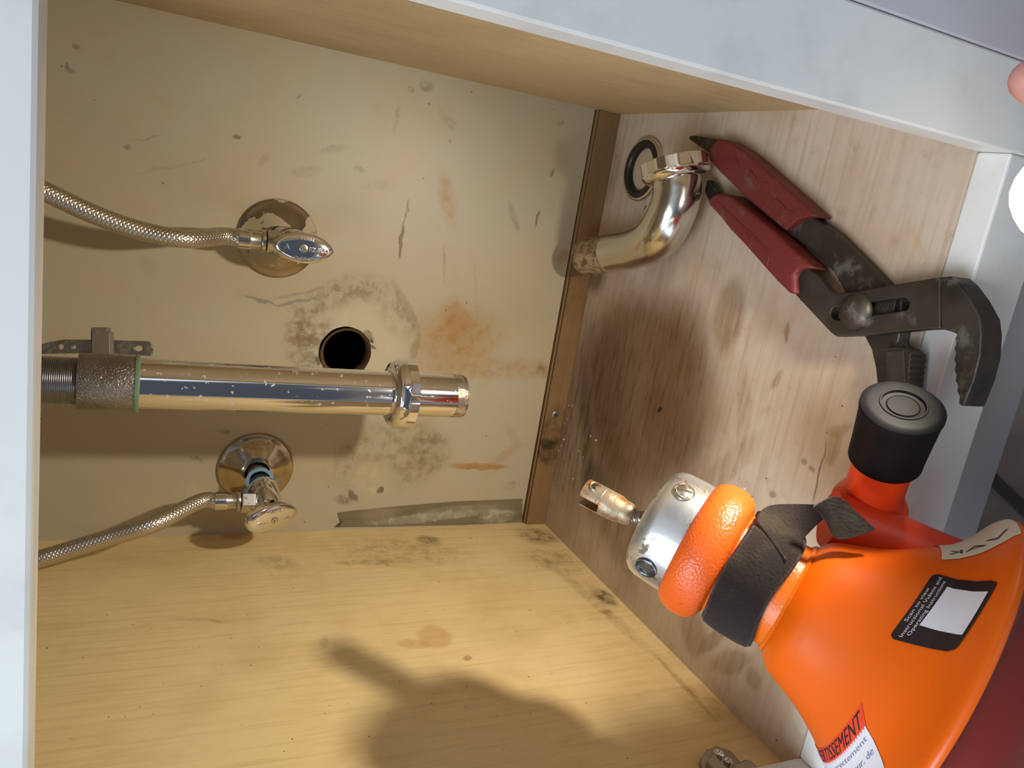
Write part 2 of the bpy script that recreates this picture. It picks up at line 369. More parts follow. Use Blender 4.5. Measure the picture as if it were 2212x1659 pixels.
# floor: plywood, brown water stain towards the back
Cb1 = col(100, 64, 30); Cb2 = col(80, 54, 26); Cpink = col(190, 160, 130)
fl = [
 (1330, 1040, 1440, 640, 175, Cb1, .92, .6, .12), (1300, 1160, 1380, 1060, 120, Cb1, .75, .8, .3), (1230, 1100, 1300, 700, 90, Cb2, .7, .9, .35), (1420, 900, 1500, 640, 60, Cb1, .6, .8, .4), (1560, 760, 1590, 600, 34, col(136, 98, 56), .75, .6, .3), (1400, 560, 1470, 560, 60, Cb1, .4, 1, .3),
 (1420, 980, 1470, 860, 80, Cb1, .55, .7, .3), (1500, 1080, 1640, 940, 26, col(140, 102, 62), .45, .6, .5), (1600, 980, 1610, 800, 16, col(140, 102, 62), .5, .7, .6), (1700, 740, 1702, 700, 6, col(138, 104, 66), .6, .7, 0), (1665, 840, 1690, 800, 7, col(120, 90, 56), .6, .8, .4),
 (1790, 1010, 1815, 930, 14, col(150, 120, 78), .6, .6, .4), (1790, 940, 1840, 920, 13, col(156, 124, 84), .45, .6, .1), (1735, 1000, 1740, 990, 8, col(138, 108, 74), .6, .7, 0), (1752, 1020, 1756, 1010, 8, col(138, 108, 74), .6, .7, 0), (1668, 1075, 1672, 1060, 7, col(138, 108, 74), .6, .7, 0),
 (1495, 1220, 1500, 1290, 26, col(130, 96, 56), .35, .8, .2), (1480, 1300, 1510, 1420, 24, col(120, 88, 50), .6, .6, .3), (1510, 1410, 1570, 1350, 16, col(120, 88, 50), .6, .6, .3), (1540, 1440, 1620, 1420, 28, col(124, 92, 54), .6, .6, .35), (1625, 1445, 1632, 1490, 16, col(128, 96, 58), .5, .7, .2), (1480, 1230, 1560, 1420, 120, Cpink, .25, 1, .4),
 (1270, 1000, 1290, 1090, 26, col(70, 58, 36), .6, .7, .2), (1260, 780, 1275, 1120, 12, col(60, 46, 26), .55, .9, .3), (1290, 905, 1330, 915, 9, col(66, 54, 34), .55, .9, .5), (1423, 884, 1426, 890, 6, col(30, 26, 22), .95, .5, 0), (1270, 620, 1300, 560, 26, Cb2, .8, .9, .2), (1300, 450, 1330, 300, 22, col(104, 78, 50), .35, 1, .3), (1393, 449, 1395, 452, 6, col(70, 50, 32), .9, .5, 0),
 (1755, 1085, 1788, 960, 2.2, col(110, 82, 56), .7, .6, 0), (1650, 380, 1680, 350, 26, col(150, 132, 110), .3, 1.1, .4), (1786, 311, 1790, 320, 5, col(206, 194, 176), .5, .7, 0), (1960, 480, 1990, 540, 12, col(190, 160, 112), .4, .8, .3), (1985, 550, 2000, 555, 9, col(196, 166, 118), .45, .8, .1), (1720, 1530, 1733, 1590, 11, col(206, 196, 180), .85, .5, .2),
 (1700, 1450, 1740, 1480, 60, col(196, 168, 140), .3, 1.2, .4), (1575, 1530, 1600, 1570, 16, col(96, 72, 50), .3, 1, .6),
]
M_floor = surface('stained_floor_ply', col(206, 188, 168), 'z', 0, fl, patst=(12, 90, 0), grain=(10, 210, 0), grain_col=col(168, 134, 98), rough=.5, warp=.0045, warp_scale=55,
    mott=[(12, .42, .7, col(180, 150, 118), .55), (60, .55, .75, col(160, 126, 90), .4)], speck=[(110, .11, col(78, 54, 34), .8, .2), (60, .045, col(60, 44, 30), .8, .4)], bump=.15)
tag(obj('floor', *box((-.014, DEP, -.016), (CW+.014, .012, 0)), M_floor), None, None, kind='structure')
# cleat along the back, recessed strip above it painted dark as the panel edge's shadow
M_cleat = surface('cleat_wood', col(142, 112, 76), 'y', -.0041, [
 (1180, 1000, 1210, 880, 34, Cdark, .55, .9, .75), (1180, 1000, 1190, 950, 26, col(46, 38, 26), .8, .9, .6), (1240, 700, 1270, 560, 40, col(110, 80, 46), .6, 1, .4), (1200, 850, 1235, 720, 40, col(120, 90, 54), .4, 1, .5), (1290, 420, 1325, 260, 40, col(118, 92, 66), .4, 1, .3), (1205, 935, 1208, 925, 20, col(70, 54, 34), .6, .8, .4)],
 grain=(8, 0, 260), grain_col=col(110, 82, 50), rough=.6, warp=.002)
M_gap = simple('gap_shade_wood', col(86, 68, 48), .8, noise=(120, col(60, 48, 34), .4, .6))
tag(obj('trim_4', *box((0, -.0041, 0), (CW, .004, .0208)), M_cleat, bevel=.0006), None, None, kind='structure')
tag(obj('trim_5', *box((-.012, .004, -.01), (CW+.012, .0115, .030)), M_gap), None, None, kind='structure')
tag(obj('trim_7', *box((0, -.0016, .0213), (CW, .0040, .0226)), simple('cleat_lip', col(150, 120, 84), .7), bevel=.0003), None, None, kind='structure')
# grey strip on the back panel beside the left wall
sp = [at(x, y, 'y', -.0006) for x, y in ((722, 1139), (735, 1128), (729, 1108), (760, 1104), (860, 1094), (980, 1084), (1129, 1078), (1128, 1128), (1000, 1134), (860, 1137))]
for q in sp: q.x = max(q.x, .0004)
M_strip = surface('dusty_grey_strip', col(128, 118, 94), 'y', 0, [(800, 1130, 1050, 1104, 9, col(196, 190, 166), .8, .6, .6), (900, 1112, 1080, 1092, 10, col(170, 162, 138), .7, .8, .5), (725, 1120, 732, 1136, 9, Cdark, .8, .8, .2), (1040, 1118, 1110, 1110, 16, col(200, 192, 170), .8, .8, .7), (780, 1112, 860, 1106, 14, col(168, 156, 126), .6, .8, .4)], rough=.7, warp=.0025, warp_scale=130, grain=(200, 0, 12), grain_col=col(90, 82, 62))
tag(obj('trim_6', *prism(sp, (0, .0012, 0)), M_strip), None, None, kind='structure')

# painted face frame: two stiles, bottom rail, top rail
M_white = simple('white_cabinet_paint', col(226, 226, 222), .38, noise=(30, col(216, 216, 212), .45, .7), bump=(160, .06, .0005))
XL, XR = .0128, .3775
ST = 0.4175
tag(obj('trim_1', *box((XR, FT, -.0408), (ST, DEP, .47)), M_white, bevel=.0012), None, None, kind='structure')
tag(obj('trim_2', *box((-.03, FT, -.0408), (XL, DEP, .47)), M_white, bevel=.0012), None, None, kind='structure')
tag(obj('trim_3', *box((XL+.0001, FT+.0002, -.0408), (XR-.0001, DEP, 0)), M_white, bevel=.0012), None, None, kind='structure')
tag(obj('trim_8', *box((XL+.0001, FT+.0002, TH), (XR-.0001, DEP, .47)), M_white, bevel=.002), None, None, kind='structure')
# neighbouring cabinet section to the right, divided by a shallow seam
M_next = simple('white_neighbour_paint', col(196, 194, 200), .4, bump=(160, .06, .0005))
tag(obj('wall_beside', *box((ST+.0002, FT+.0003, -.0408), (.75, DEP+.02, .47)), M_next, bevel=.0012), None, None, kind='structure')
# toe kick and bathroom floor
TK = at(2104, 1164, 'y', -.352)
M_toe = simple('toe_kick_paint', col(168, 164, 164), .5)
tag(obj('baseboard_front', *box((-.2, -.352, TK.z), (.75, -.34, -.0409)), M_toe), None, None, kind='structure')
def tile_mat():
    t = NT('bathroom_floor_tile')
    A = at(2150, 1040, 'z', TK.z); B = at(2212, 1100, 'z', TK.z); d = B-A; mid = A
    mp = t.new('ShaderNodeMapping', vector_type='TEXTURE'); mp.inputs['Location'].default_value = mid
    mp.inputs['Rotation'].default_value = (0, 0, math.atan2(d.y, d.x)); t.link(t.obj, mp.inputs[0])
    sep = t.new('ShaderNodeSeparateXYZ'); t.link(mp.outputs[0], sep.inputs[0])
    y = t.math('ABSOLUTE', t.math('WRAP', sep.outputs[1], .165, -.165)); 
    g = t.ramp(y, .0035, .0055, 1, 0)
    c = t.mix(t.ramp(t.noise(14, 6), .4, .65), col(140, 130, 124), col(116, 106, 100))
    t.link(t.mix(g, c, col(70, 62, 60)), t.b.inputs['Base Color']); t.b.inputs['Roughness'].default_value = .45
    return t.m
tag(obj('floor_bathroom', *box((-.6, -1.4, TK.z-.02), (.9, -.34, TK.z)), tile_mat()), None, None, kind='structure')

# ------------------------------------------------------------------ metals, rubbers, plastics
def chrome(name, c=(.80, .80, .80, 1), rough=.12, dirt=None, dcol=None, dlo=.5, dhi=.6, bumps=None):
    t = NT(name); t.b.inputs['Metallic'].default_value = 1
    if dirt:
        f = t.ramp(t.noise(dirt, 6, .65), dlo, dhi)
        t.link(t.mix(f, c, dcol), t.b.inputs['Base Color'])
        t.link(t.ramp(f, 0, 1, rough, .6), t.b.inputs['Roughness']); t.link(t.ramp(f, 0, 1, 1, .25), t.b.inputs['Metallic'])
    else:
        t.b.inputs['Base Color'].default_value = c; t.b.inputs['Roughness'].default_value = rough
    if bumps: t.bump(t.noise(bumps[0], 3), bumps[1], bumps[2])
    return t.m
M_chrome = chrome('polished_chrome', (.82, .82, .82, 1), .07)
M_chrome_d = chrome('dulled_chrome', (.72, .70, .66, 1), .16, 70, col(150, 134, 104), .54, .66)
M_tube = chrome('chrome_tube_dusty', (.80, .79, .78, 1), .09, 150, col(196, 192, 186), .60, .67)
M_nickel = chrome('worn_nickel', (.62, .57, .49, 1), .25, 110, col(110, 92, 66), .5, .7)
M_steel_thread = chrome('threaded_steel', (.46, .46, .47, 1), .3)
M_cap = NT('x')

# ------------------------------------------------------------------ drain tailpiece (hanging straight down from the sink)
PX, PY = .1678, -.124
def ztop(x): # height on the pipe axis seen at picture column x
    return at(x, 829+(x-300)*.035, 'y', PY).z
dt = empty('drain_tailpiece', (PX, PY, .17), 'chrome sink drain tailpiece hanging down in front of the back panel', 'pipe')
R0 = .0158
zc0, zc1 = ztop(168), ztop(292); zn0, zn1 = ztop(838), ztop(893); ze = ztop(997)
up = (0, 0, -1)
P0 = Vector((PX, PY, .50))
# threaded upper section
pr = []; z = .50; k = 0
while z > zc0-.006:
    pr.append((.50-z, .0136 if k % 2 else .0144)); z -= .00055; k += 1
obj('threaded_section', *lathe(pr, P0, up, 56), M_steel_thread, dt, smooth=True, angle=80, label='fine-threaded dark steel section')
t = NT('sanded_coupling'); f_ = t.noise(900, 2, .5)
t.link(t.mix(t.ramp(t.noise(60, 4), .4, .7), col(158, 152, 144), col(134, 124, 110)), t.b.inputs['Base Color']); t.b.inputs['Metallic'].default_value = .85; t.b.inputs['Roughness'].default_value = .3
t.bump(f_, 1.0, .0009); M_coup = t.m
obj('coupling', *lathe([(.50-zc0, .0145), (.50-zc0, .0166), (.50-zc0+.0008, .0172), (.50-zc1, .0172), (.50-zc1, .0158)], P0, up, 64), M_coup, dt, smooth=True, label='rough-textured metal coupling')
M_green = simple('green_sealant', col(116, 142, 112), .45)
obj('sealing_ring', *lathe([(.50-zc1-.0002, .016), (.50-zc1-.0001, .0180), (.50-zc1+.001, .0184), (.50-zc1+.0022, .0182), (.50-zc1+.0026, .0158)], P0, up, 64,
    rfun=lambda s, a, r: r+.0003*math.sin(5*a)), M_green, dt, smooth=True, label='pale green sealing ring')
obj('tube', *lathe([(.50-zc1, .0158), (.50-ze-.006, .0158), (.50-ze-.002, .0156), (.50-ze, .0150), (.50-ze, .0142), (.50-ze-.03, .0142)], P0, up, 72), M_tube, dt, smooth=True)
t = NT('limescale_chrome'); t.b.inputs['Metallic'].default_value = .9
f_ = t.ramp(t.noise(170, 6, .7), .42, .62)
t.link(t.mix(f_, (.66, .63, .56, 1), col(140, 118, 74)), t.b.inputs['Base Color']); t.link(t.ramp(f_, 0, 1, .16, .5), t.b.inputs['Roughness']); t.bump(t.noise(600, 4), .5, .0006); M_lime = t.m
obj('tube_end', *lathe([(.50-ze-.0085, .0159), (.50-ze-.0022, .0160), (.50-ze+.0003, .0154), (.50-ze+.0004, .0141)], P0, up, 64), M_lime, dt, smooth=True, label='limescale-crusted rim of the tube')
# slip nut with flats
def slipnut(P, d, r_in, r_out, wdome, wflat, mat, parent, n=16, name='slip_nut', label=None, up=None):
    nn = 96
    def rf(s, a, r):
        if s > wdome-.0001 and r > r_in+.001:
            q = a % (2*PI/n) - PI/n; return r*(math.cos(PI/n)/math.cos(q))*(1.0 if int(a/(2*PI/n)) % 2 else .975)
        return r
    prof = [(0, r_in), (0, r_in+.0025), (wdome*.15, r_out-.0032), (wdome*.4, r_out-.0012), (wdome*.75, r_out), (wdome-.0003, r_out), (wdome, r_out), (wdome+.0004, r_out+.0003), (wdome+wflat-.0006, r_out+.0003), (wdome+wflat, r_out-.0008), (wdome+wflat, r_in+.001), (wdome+wflat-.001, r_in)]
    return obj(name, *lathe(prof, P, d, nn, up, rfun=rf), mat, parent, smooth=True, angle=28, label=label)
slipnut((PX, PY, zn0), up, .0159, .0250, .0095, .0072, M_chrome, dt, n=20, label='polished slip nut with notched rim')

# ------------------------------------------------------------------ lift rod strap behind the tailpiece
ls = empty('lift_rod_strap', dp(200, 752, .515), 'grey perforated pop-up lift strap with plastic clip beside the coupling', 'strap')
M_strap = chrome('zinc_strap', (.40, .38, .33, 1), .3, 90, col(92, 84, 68), .45, .6)
D0 = .512
def PS(x, y, k=0): return dp(x, y, D0+(x-200)*.00010+k)
out = [PS(60, 752), PS(108, 738), PS(140, 733), PS(200, 733.5), PS(322, 737), PS(329, 746), PS(330, 758), PS(326, 769), PS(200, 763), PS(100, 764), PS(60, 768)]
nrm = FWD*.0014
def circ(cx_, cy_, rx, ry, n=20): return [PS(cx_+rx*math.cos(2*PI*k/n), cy_+ry*math.sin(2*PI*k/n)) for k in range(n)]
obj('strap_plate', *prism(out, nrm, [circ(299, 752.5, 8.5, 6.5), circ(131, 749, 6, 6), circ(160, 750, 4, 4)]), M_strap, ls, bevel=.0003)
M_clip = simple('grey_plastic_clip', col(118, 108, 96), .45)
def clipbox(x0, y0, x1, y1, k0, k1):
    a = [PS(x0, y0, k0), PS(x1, y0, k0), PS(x1, y1, k0), PS(x0, y1, k0)]; return prism(a, FWD*(k1-k0))
obj('spring_clip', *merge(clipbox(197, 716, 238, 766, -.006, -.0005), clipbox(195, 707, 233, 740, .0022, .007), clipbox(198, 714, 212, 730, -.006, .004)), M_clip, ls, bevel=.0008, label='grey plastic clip')
obj('lift_rod', *sweep([dp(214, 712, .520), dp(214, 778, .516)], .0016, 12), M_strap, ls, smooth=True)

# ------------------------------------------------------------------ supply stop valves
def esc_mat(name, base, dirt, lo, hi, sc):
    t = NT(name); f = t.ramp(t.noise(sc, 5, .6, dist=.6), lo, hi)
    t.link(t.mix(f, base, dirt), t.b.inputs['Base Color']); t.link(t.ramp(f, 0, 1, 1, 0), t.b.inputs['Metallic']); t.link(t.ramp(f, 0, 1, .22, .5), t.b.inputs['Roughness']); return t.m
M_esc1 = esc_mat('escutcheon_painted_over', (.36, .32, .26, 1), col(176, 164, 132), .52, .55, 42)
M_esc2 = chrome('escutcheon_bronze_chrome', (.50, .44, .34, 1), .13)
M_brass_d = chrome('old_brass_stub', (.42, .36, .27, 1), .4, 120, col(86, 70, 50), .4, .6)
M_emb = chrome('embossed_metal', (.80, .78, .74, 1), .28)
def hexnut(P, d, r, w, up=None):
    return lathe([(0, r*.55), (0, r*.93), (.0004, r), (w-.0004, r), (w, r*.93), (w, r*.55)], P, d, 6, up)
def valve(cx_, cz, handle_c, hl, hw, pointed, htilt, hnorm, mesc, label, emboss, tape, lever_rot=0.0, raised=.0):
    """angle stop: wall flange, stub pipe out of the wall, body, outlet upward, oval handle facing out"""
    root = empty('supply_valve', (cx_, -.03, cz), label, 'valve', 'angle stop valves on the back panel')
    o3 = Vector((0, -1, 0)); base = Vector((cx_, 0, cz))
    Re = .0306
    obj('escutcheon', *lathe([(.0002, Re), (.0022, Re), (.0030, Re-.0012), (.0034, Re-.003), (.0055, Re*.80), (.0086, Re*.62), (.0112, Re*.46), (.0126, Re*.385), (.0128, .0100), (.0116, .0092), (.002, .0092)], base, o3, 72), mesc, root, smooth=True, angle=60)
    hc = Vector(handle_c); by = hc.y+.020
    obj('stub_pipe', *lathe([(.0, .0082), (-by-.012, .0082)], base, o3, 32), M_brass_d, root, smooth=True)
    if tape:
        obj('thread_tape', *lathe([(.0195, .0084), (.0200, .0092), (.0230, .0098), (.0262, .0105), (.0285, .0112), (.0288, .0085)], base, o3, 32, rfun=lambda s, a, r: r+.00012*math.sin(7*a+s*900)), simple('blue_thread_tape', col(120, 158, 186), .7), root, smooth=True, label='blue thread seal tape')
    bx_ = Vector((cx_*.35+hc.x*.65, by, cz*.35+hc.z*.65))
    ax = (bx_-Vector((cx_, -.012, cz))).normalized()
    L = (bx_-Vector((cx_, -.012, cz))).length
    q = Vector((cx_, -.012, cz))
    obj('valve_body', *merge(lathe([(L-.020, .0085), (L-.020, .0112), (L-.016, .0120), (L-.012, .0118), (L-.0115, .0106), (L-.008, .0102), (L-.0072, .0116), (L+.004, .0116), (L+.008, .0100), (L+.010, .006)], q, ax, 40),
        lathe([(-.002, .0070), (.012, .0072), (.0125, .006)], bx_, (0, 0, 1), 32), lathe([(0, .0052), ((hc-bx_).length, .0048)], bx_, hc-bx_, 24)), M_chrome_d if tape is None else M_chrome, root, smooth=True, angle=35)
    ob = bx_+Vector((0, 0, .0095))
    obj('outlet_nut', *hexnut(ob, (0, 0, 1), .0096, .0105, (0, 1, 0)), M_nickel, root, bevel=.0004)
    # handle: domed lens seen face-on
    N = Vector(hnorm).normalized(); U = Vector((0, 0, -1)); U = (U-N*U.dot(N)).normalized(); Vv = N.cross(U)
    c_, s_ = math.cos(htilt), math.sin(htilt); U, Vv = U*c_+Vv*s_, Vv*c_-U*s_
    n = 72; Vt = []; Ft = []
    def outline(t):
        a, b = hl*math.cos(t), hw*math.sin(t)
        if pointed: b = hw*math.copysign(abs(math.sin(t))**1.35, math.sin(t)); a = hl*math.cos(t)+(hl*.05 if math.cos(t) > 0 else 0)
        return a, b
    rings = [(1.0, -.0042), (1.0, -.0012), (.985, -.0002), (.94, .0006), (.8, .0014), (.55, .0021), (.25, .0024), (.135, .0025), (.125, .0012), (.06, .0010)]
    for (q_, h) in rings:
        for k in range(n):
            a, b = outline(2*PI*k/n); Vt.append(hc+U*a*q_+Vv*b*q_+N*h)
    for i in range(len(rings)-1):
        for k in range(n): Ft.append((i*n+k, i*n+(k+1) % n, (i+1)*n+(k+1) % n, (i+1)*n+k))
    Ft += [tuple(range(n))[::-1], tuple((len(rings)-1)*n+k for k in range(n))]
    hd = obj('handle', Vt, Ft, M_chrome, root, smooth=True, angle=50, label='polished oval turn handle')
    sc = lathe([(.0008, .0001), (.0030, .0001), (.0030, .0010), (.0036, .0018), (.0034, .0028), (.002, .0032), (.0008, .0032)], hc, N, 24)
    obj('handle_screw', *merge(sc, obox(hc+N*.0032, (U, Vv, N), (.0016, .0003, .0004)), obox(hc+N*.0032, (U, Vv, N), (.0003, .0016, .0004))), M_nickel, hd, smooth=True)
    for (txt, size, u_, v_, r_, arc) in emboss:
        TV, TF = text_mesh(txt, size, .00028)
        out = []
        for p in TV:
            cc, ss = math.cos(r_), math.sin(r_); x, y = p.x*cc-p.y*ss, p.x*ss+p.y*cc
            x += u_; y += v_; y += arc*x*x
            rr = min(1, math.sqrt((x/hl)**2+(y/hw)**2)); h = .0029-.0019*rr**2.0
            out.append(hc+U*x+Vv*y+N*(h+p.z+.0003))
        obj('embossing', out, TF, M_emb, hd)
    return root, ob+Vector((0, 0, .0105))
h1 = at(655, 536, 'y', -.056)
v1, o1 = valve(.2541, .2844, h1, .0213, .0112, True, 0.0, (.04, -1, .02), M_esc1, 'chrome stop valve with pointed handle on the paint-smeared flange', 
    [('EZ-FLO', .0046, .0110, -.0004, 0, 0), ('CHROME', .0030, 0, -.0078, 0, 12), ('TURN', .0036, .002, .0072, 0, -12), ('A', .006, -.0118, .000, 0, 0)], None)
h2 = at(590, 1121, 'y', -.058)
v2, o2 = valve(.0609, .2858, h2, .0222, .0124, False, -.02, (-.10, -1, -.42), M_esc2, 'chrome stop valve with rounded oval handle nearest the left wall',
    [('CROWN', .0036, .001, .0078, PI, 14), ('TURN', .0026, -.011, -.0006, 0, 0), ('OFF', .0030, .011, -.001, 0, 0)], True)
# fluff of tape on the second valve
def tuft():
    g = []
    for k in range(7):
        a = at(575+random.uniform(-4, 14), 1036+random.uniform(-3, 6), 'y', -.026); b = a+Vector((random.uniform(-.004, .002), random.uniform(-.004, .0), random.uniform(-.009, -.003)))
        mdl = (a+b)/2+Vector((random.uniform(-.002, .002), 0, random.uniform(-.001, .002)))
        g.append(sweep(spline([a, mdl, b], 4), .00025, 5))
    return merge(*g)
obj('tape_fray', *tuft(), simple('blue_tape_shreds', col(126, 160, 196), .7), v2, label='frayed blue tape threads')

# ------------------------------------------------------------------ braided supply hoses
def braid_mat():
    t = NT('braided_steel'); t.b.inputs['Metallic'].default_value = 1; t.b.inputs['Roughness'].default_value = .3
    t.b.inputs['Base Color'].default_value = (.60, .56, .49, 1)
    return t.m
M_braid = braid_mat()
def braid_hose(name, path, r, root):
    """woven jacket: tube displaced in a herring-bone weave"""
    pts = spline(path, 150); n = 88; V = []; F = []; prev = None; s = 0
    for i, p in enumerate(pts):
        t = (pts[min(i+1, len(pts)-1)]-pts[max(i-1, 0)]).normalized()
        if prev is None: _, a, b = frame(t, (0, 1, 0))
        else: a = (prev-t*prev.dot(t)).normalized(); b = t.cross(a); s += (p-pts[i-1]).length
        prev = a
        for k in range(n):
            th = 2*PI*k/n
            w1 = math.sin(14*th+s*2300); w2 = math.sin(14*th-s*2300)
            d = .00020*(w1 if w1 > w2 else w2)*(1 if w1 > w2 else .8)
            V.append(p+(a*math.cos(th)+b*math.sin(th))*(r+d))
    for i in range(len(pts)-1):
        for k in range(n): F.append((i*n+k, i*n+(k+1) % n, (i+1)*n+(k+1) % n, (i+1)*n+k))
    return obj(name, V, F, M_braid, root, smooth=True, angle=180)
def hose(o, pts_px, label):
    o = Vector(o)
    root = empty('supply_hose', o, label, 'hose', 'braided supply hoses')
    d0 = Vector((0, 0, 1))
    obj('swivel_nut', *merge(lathe([(.0008, .006), (.0008, .0082), (.0022, .0086), (.0034, .0082), (.004, .0068), (.010, .0068), (.0115, .0072)], o, d0, 36)), M_nickel, root, smooth=True)
    obj('ferrule', *lathe([(.0105, .0056), (.0107, .0072), (.0120, .0076), (.0135, .0073), (.0150, .0075), (.0165, .0073), (.0180, .0075), (.0196, .0074), (.0196, .0058)], o, d0, 36), M_chrome_d, root, smooth=True)
    st = o+d0*.0185
    path = [st, st+Vector((0, 0, .012))]+[at(x, y, 'y', yy) for x, y, yy in pts_px]
    braid_hose('braided_jacket', path, .0062, root); return root
hose(o1, [(400, 516, -.057), (300, 497, -.059), (200, 462, -.062), (100, 415, -.066), (40, 388, -.07), (-60, 340, -.078)], 'braided steel supply hose rising from the valve with the pointed handle')
hose(o2, [(334, 1131, -.060), (234, 1162, -.062), (140, 1191, -.064), (87, 1207, -.066), (10, 1226, -.066), (-60, 1240, -.066)], 'braided steel supply hose rising beside the yellow left wall')

# ------------------------------------------------------------------ elbow (trap arm) left on the floor
el = empty('drain_elbow', at(1420, 530, 'z', 0), 'loose chrome drain elbow with slip nut lying on the cabinet floor', 'pipe')
def nearfloor(px, py, h): return at(px, py, 'z', h)
fw = [dp(1262, 556, .692), dp(1325, 545, .662), dp(1375, 535, .629), dp(1420, 511, .595), dp(1450, 462, .579), dp(1463, 412, .574), dp(1459, 372, .573)]
path = spline(fw, 10)
M_elb = chrome('elbow_chrome', (.66, .64, .59, 1), .17, 60, col(150, 132, 104), .62, .8)
t = NT('corroded_tube_end'); t.b.inputs['Roughness'].default_value = .7; t.b.inputs['Metallic'].default_value = .2
t.link(t.mix(t.ramp(t.noise(160, 6, .7), .4, .62), col(168, 148, 116), col(112, 84, 52)), t.b.inputs['Base Color']); t.bump(t.noise(300, 4), .6, .0008); M_corr = t.m
k0 = 9
obj('bent_tube', *sweep(path[k0-1:], [.0158+.0018*min(1, i_/24) for i_ in range(len(path)-k0+1)], 48, cap=False), M_elb, el, smooth=True, angle=60)
obj('tube_end', *sweep(path[:k0+1], [.0150]+[.0160]*(k0), 40, cap=True), M_corr, el, smooth=True, label='corroded end sleeve')
dN = (path[-1]-path[-8]).normalized()
slipnut(path[-1]-dN*.006, dN, .0172, .0248, .006, .0090, M_chrome, el, n=18)
obj('nut_opening', *lathe([(.0028, .0240), (.0025, .0175), (-.004, .0165), (-.02, .0160), (-.021, .0001)], path[-1]-dN*.0, dN, 48), M_chrome_d, el, smooth=True)
rim = None

# black rubber and chrome flange ring on the floor, half behind the elbow
fr = empty('drain_flange', at(1388, 365, 'z', 0), 'round chrome flange with black rubber rim on the floor behind the elbow', 'flange')
RC = at(1389, 366, 'z', .002); RC.z = 0
obj('metal_rim', *lathe([(.0003, .0200), (.0003, .0262), (.0020, .0268), (.0040, .0262), (.0048, .0248), (.0044, .0236)], RC, (0, 0, 1), 64), M_chrome_d, fr, smooth=True, angle=60)
obj('rubber_gasket', *lathe([(.0044, .0240), (.0058, .0226), (.0062, .0205), (.0052, .0186), (.0030, .0176), (.0006, .0174), (.0005, .0240)], RC, (0, 0, 1), 64), simple('black_rubber', col(34, 32, 32), .38), fr, smooth=True, angle=60, label='black rubber gasket')

# ------------------------------------------------------------------ tongue-and-groove pliers
pl = empty('slip_joint_pliers', at(1850, 672, 'z', 0), 'worn groove pliers with red grips lying open on the plywood floor', 'pliers')
def z5(u, v_): return (1600+.27667*u, 450+.27667*v_)
def z4(u, v_): return (1200+.33454*u, 200+.33454*v_)
t = NT('dark_worn_steel'); t.b.inputs['Metallic'].default_value = .75
f1 = t.ramp(t.noise(45, 6, .65), .55, .68)
cc = t.mix(t.ramp(t.noise(25, 3), .35, .7), col(84, 78, 72), col(62, 57, 52)); t.link(t.mix(f1, cc, col(122, 122, 116)), t.b.inputs['Base Color'])
t.b.inputs['Roughness'].default_value = .48; t.bump(t.noise(260, 3), .25, .0005); M_pl = t.m
t = NT('worn_red_grip'); f1 = t.ramp(t.noise(70, 6, .65), .56, .70)
t.link(t.mix(t.math('MULTIPLY', f1, .7), col(108, 36, 34), col(104, 82, 78)), t.b.inputs['Base Color']); t.b.inputs['Roughness'].default_value = .55; t.bump(t.noise(120, 2), .35, .0012); M_grip = t.m
def flat(pts, conv, h): return [at(*conv(*p), 'z', h) for p in pts]
HT = .0165
slot = []
for k in range(9): a = PI/2+PI*k/8; slot.append((755+52*math.cos(a), 822-52*math.sin(a)))
for k in range(9): a = -PI/2+PI*k/8; slot.append((1262+52*math.cos(a), 750-52*math.sin(a)))
plateA = [(400, 640), (402, 540), (430, 465), (520, 460), (600, 530), (680, 640), (740, 662), (900, 652), (1150, 602), (1450, 552), (1560, 535), (1560, 940), (1450, 945), (1250, 965), (1000, 990), (740, 1000), (700, 970), (430, 680)]
upperA = dissolve(obj('upper_jaw_arm', *prism(flat(plateA, z5, HT), (0, 0, -.0070), [flat(slot, z5, HT)]), M_pl, pl, bevel=.0009))
teeth = []
for i in range(13):
    t_ = i/12; u0, v0 = 1690-38*t_+(0 if t_ < .5 else 60*(t_-.5)), 1010+500*t_
    u0 = 1672 - 20*math.sin(PI*t_) + 30*t_
    teeth.append((u0+(9 if i % 2 else -4), v0))
jawA = [(1555, 536), (1640, 528), (1700, 580), (1790, 700), (1870, 850), (1885, 980), (1875, 1150), (1830, 1330), (1745, 1545), (1700, 1535)]+teeth[::-1]+[(1690, 985), (1640, 962), (1560, 940)]
dissolve(obj('upper_jaw', *prism(flat(jawA, z5, HT), (0, 0, -.0158)), M_pl, upperA, bevel=.0010, angle=50))
armB = [(345, 185), (440, 90), (560, 60), (640, 120), (740, 190), (1000, 450), (1160, 620), (1260, 720), (1245, 980), (1232, 1040), (1285, 1100), (1292, 1180), (1302, 1260), (1308, 1440), (1312, 1620), (1085, 1620), (1068, 1440), (1052, 1250), (1018, 1100), (960, 990), (880, 820), (810, 650), (765, 560), (700, 470), (500, 285)]
lowB = dissolve(obj('lower_jaw_arm', *prism(flat(armB, z5, .0090), (0, 0, -.0084)), M_pl, pl, bevel=.0009, angle=50))
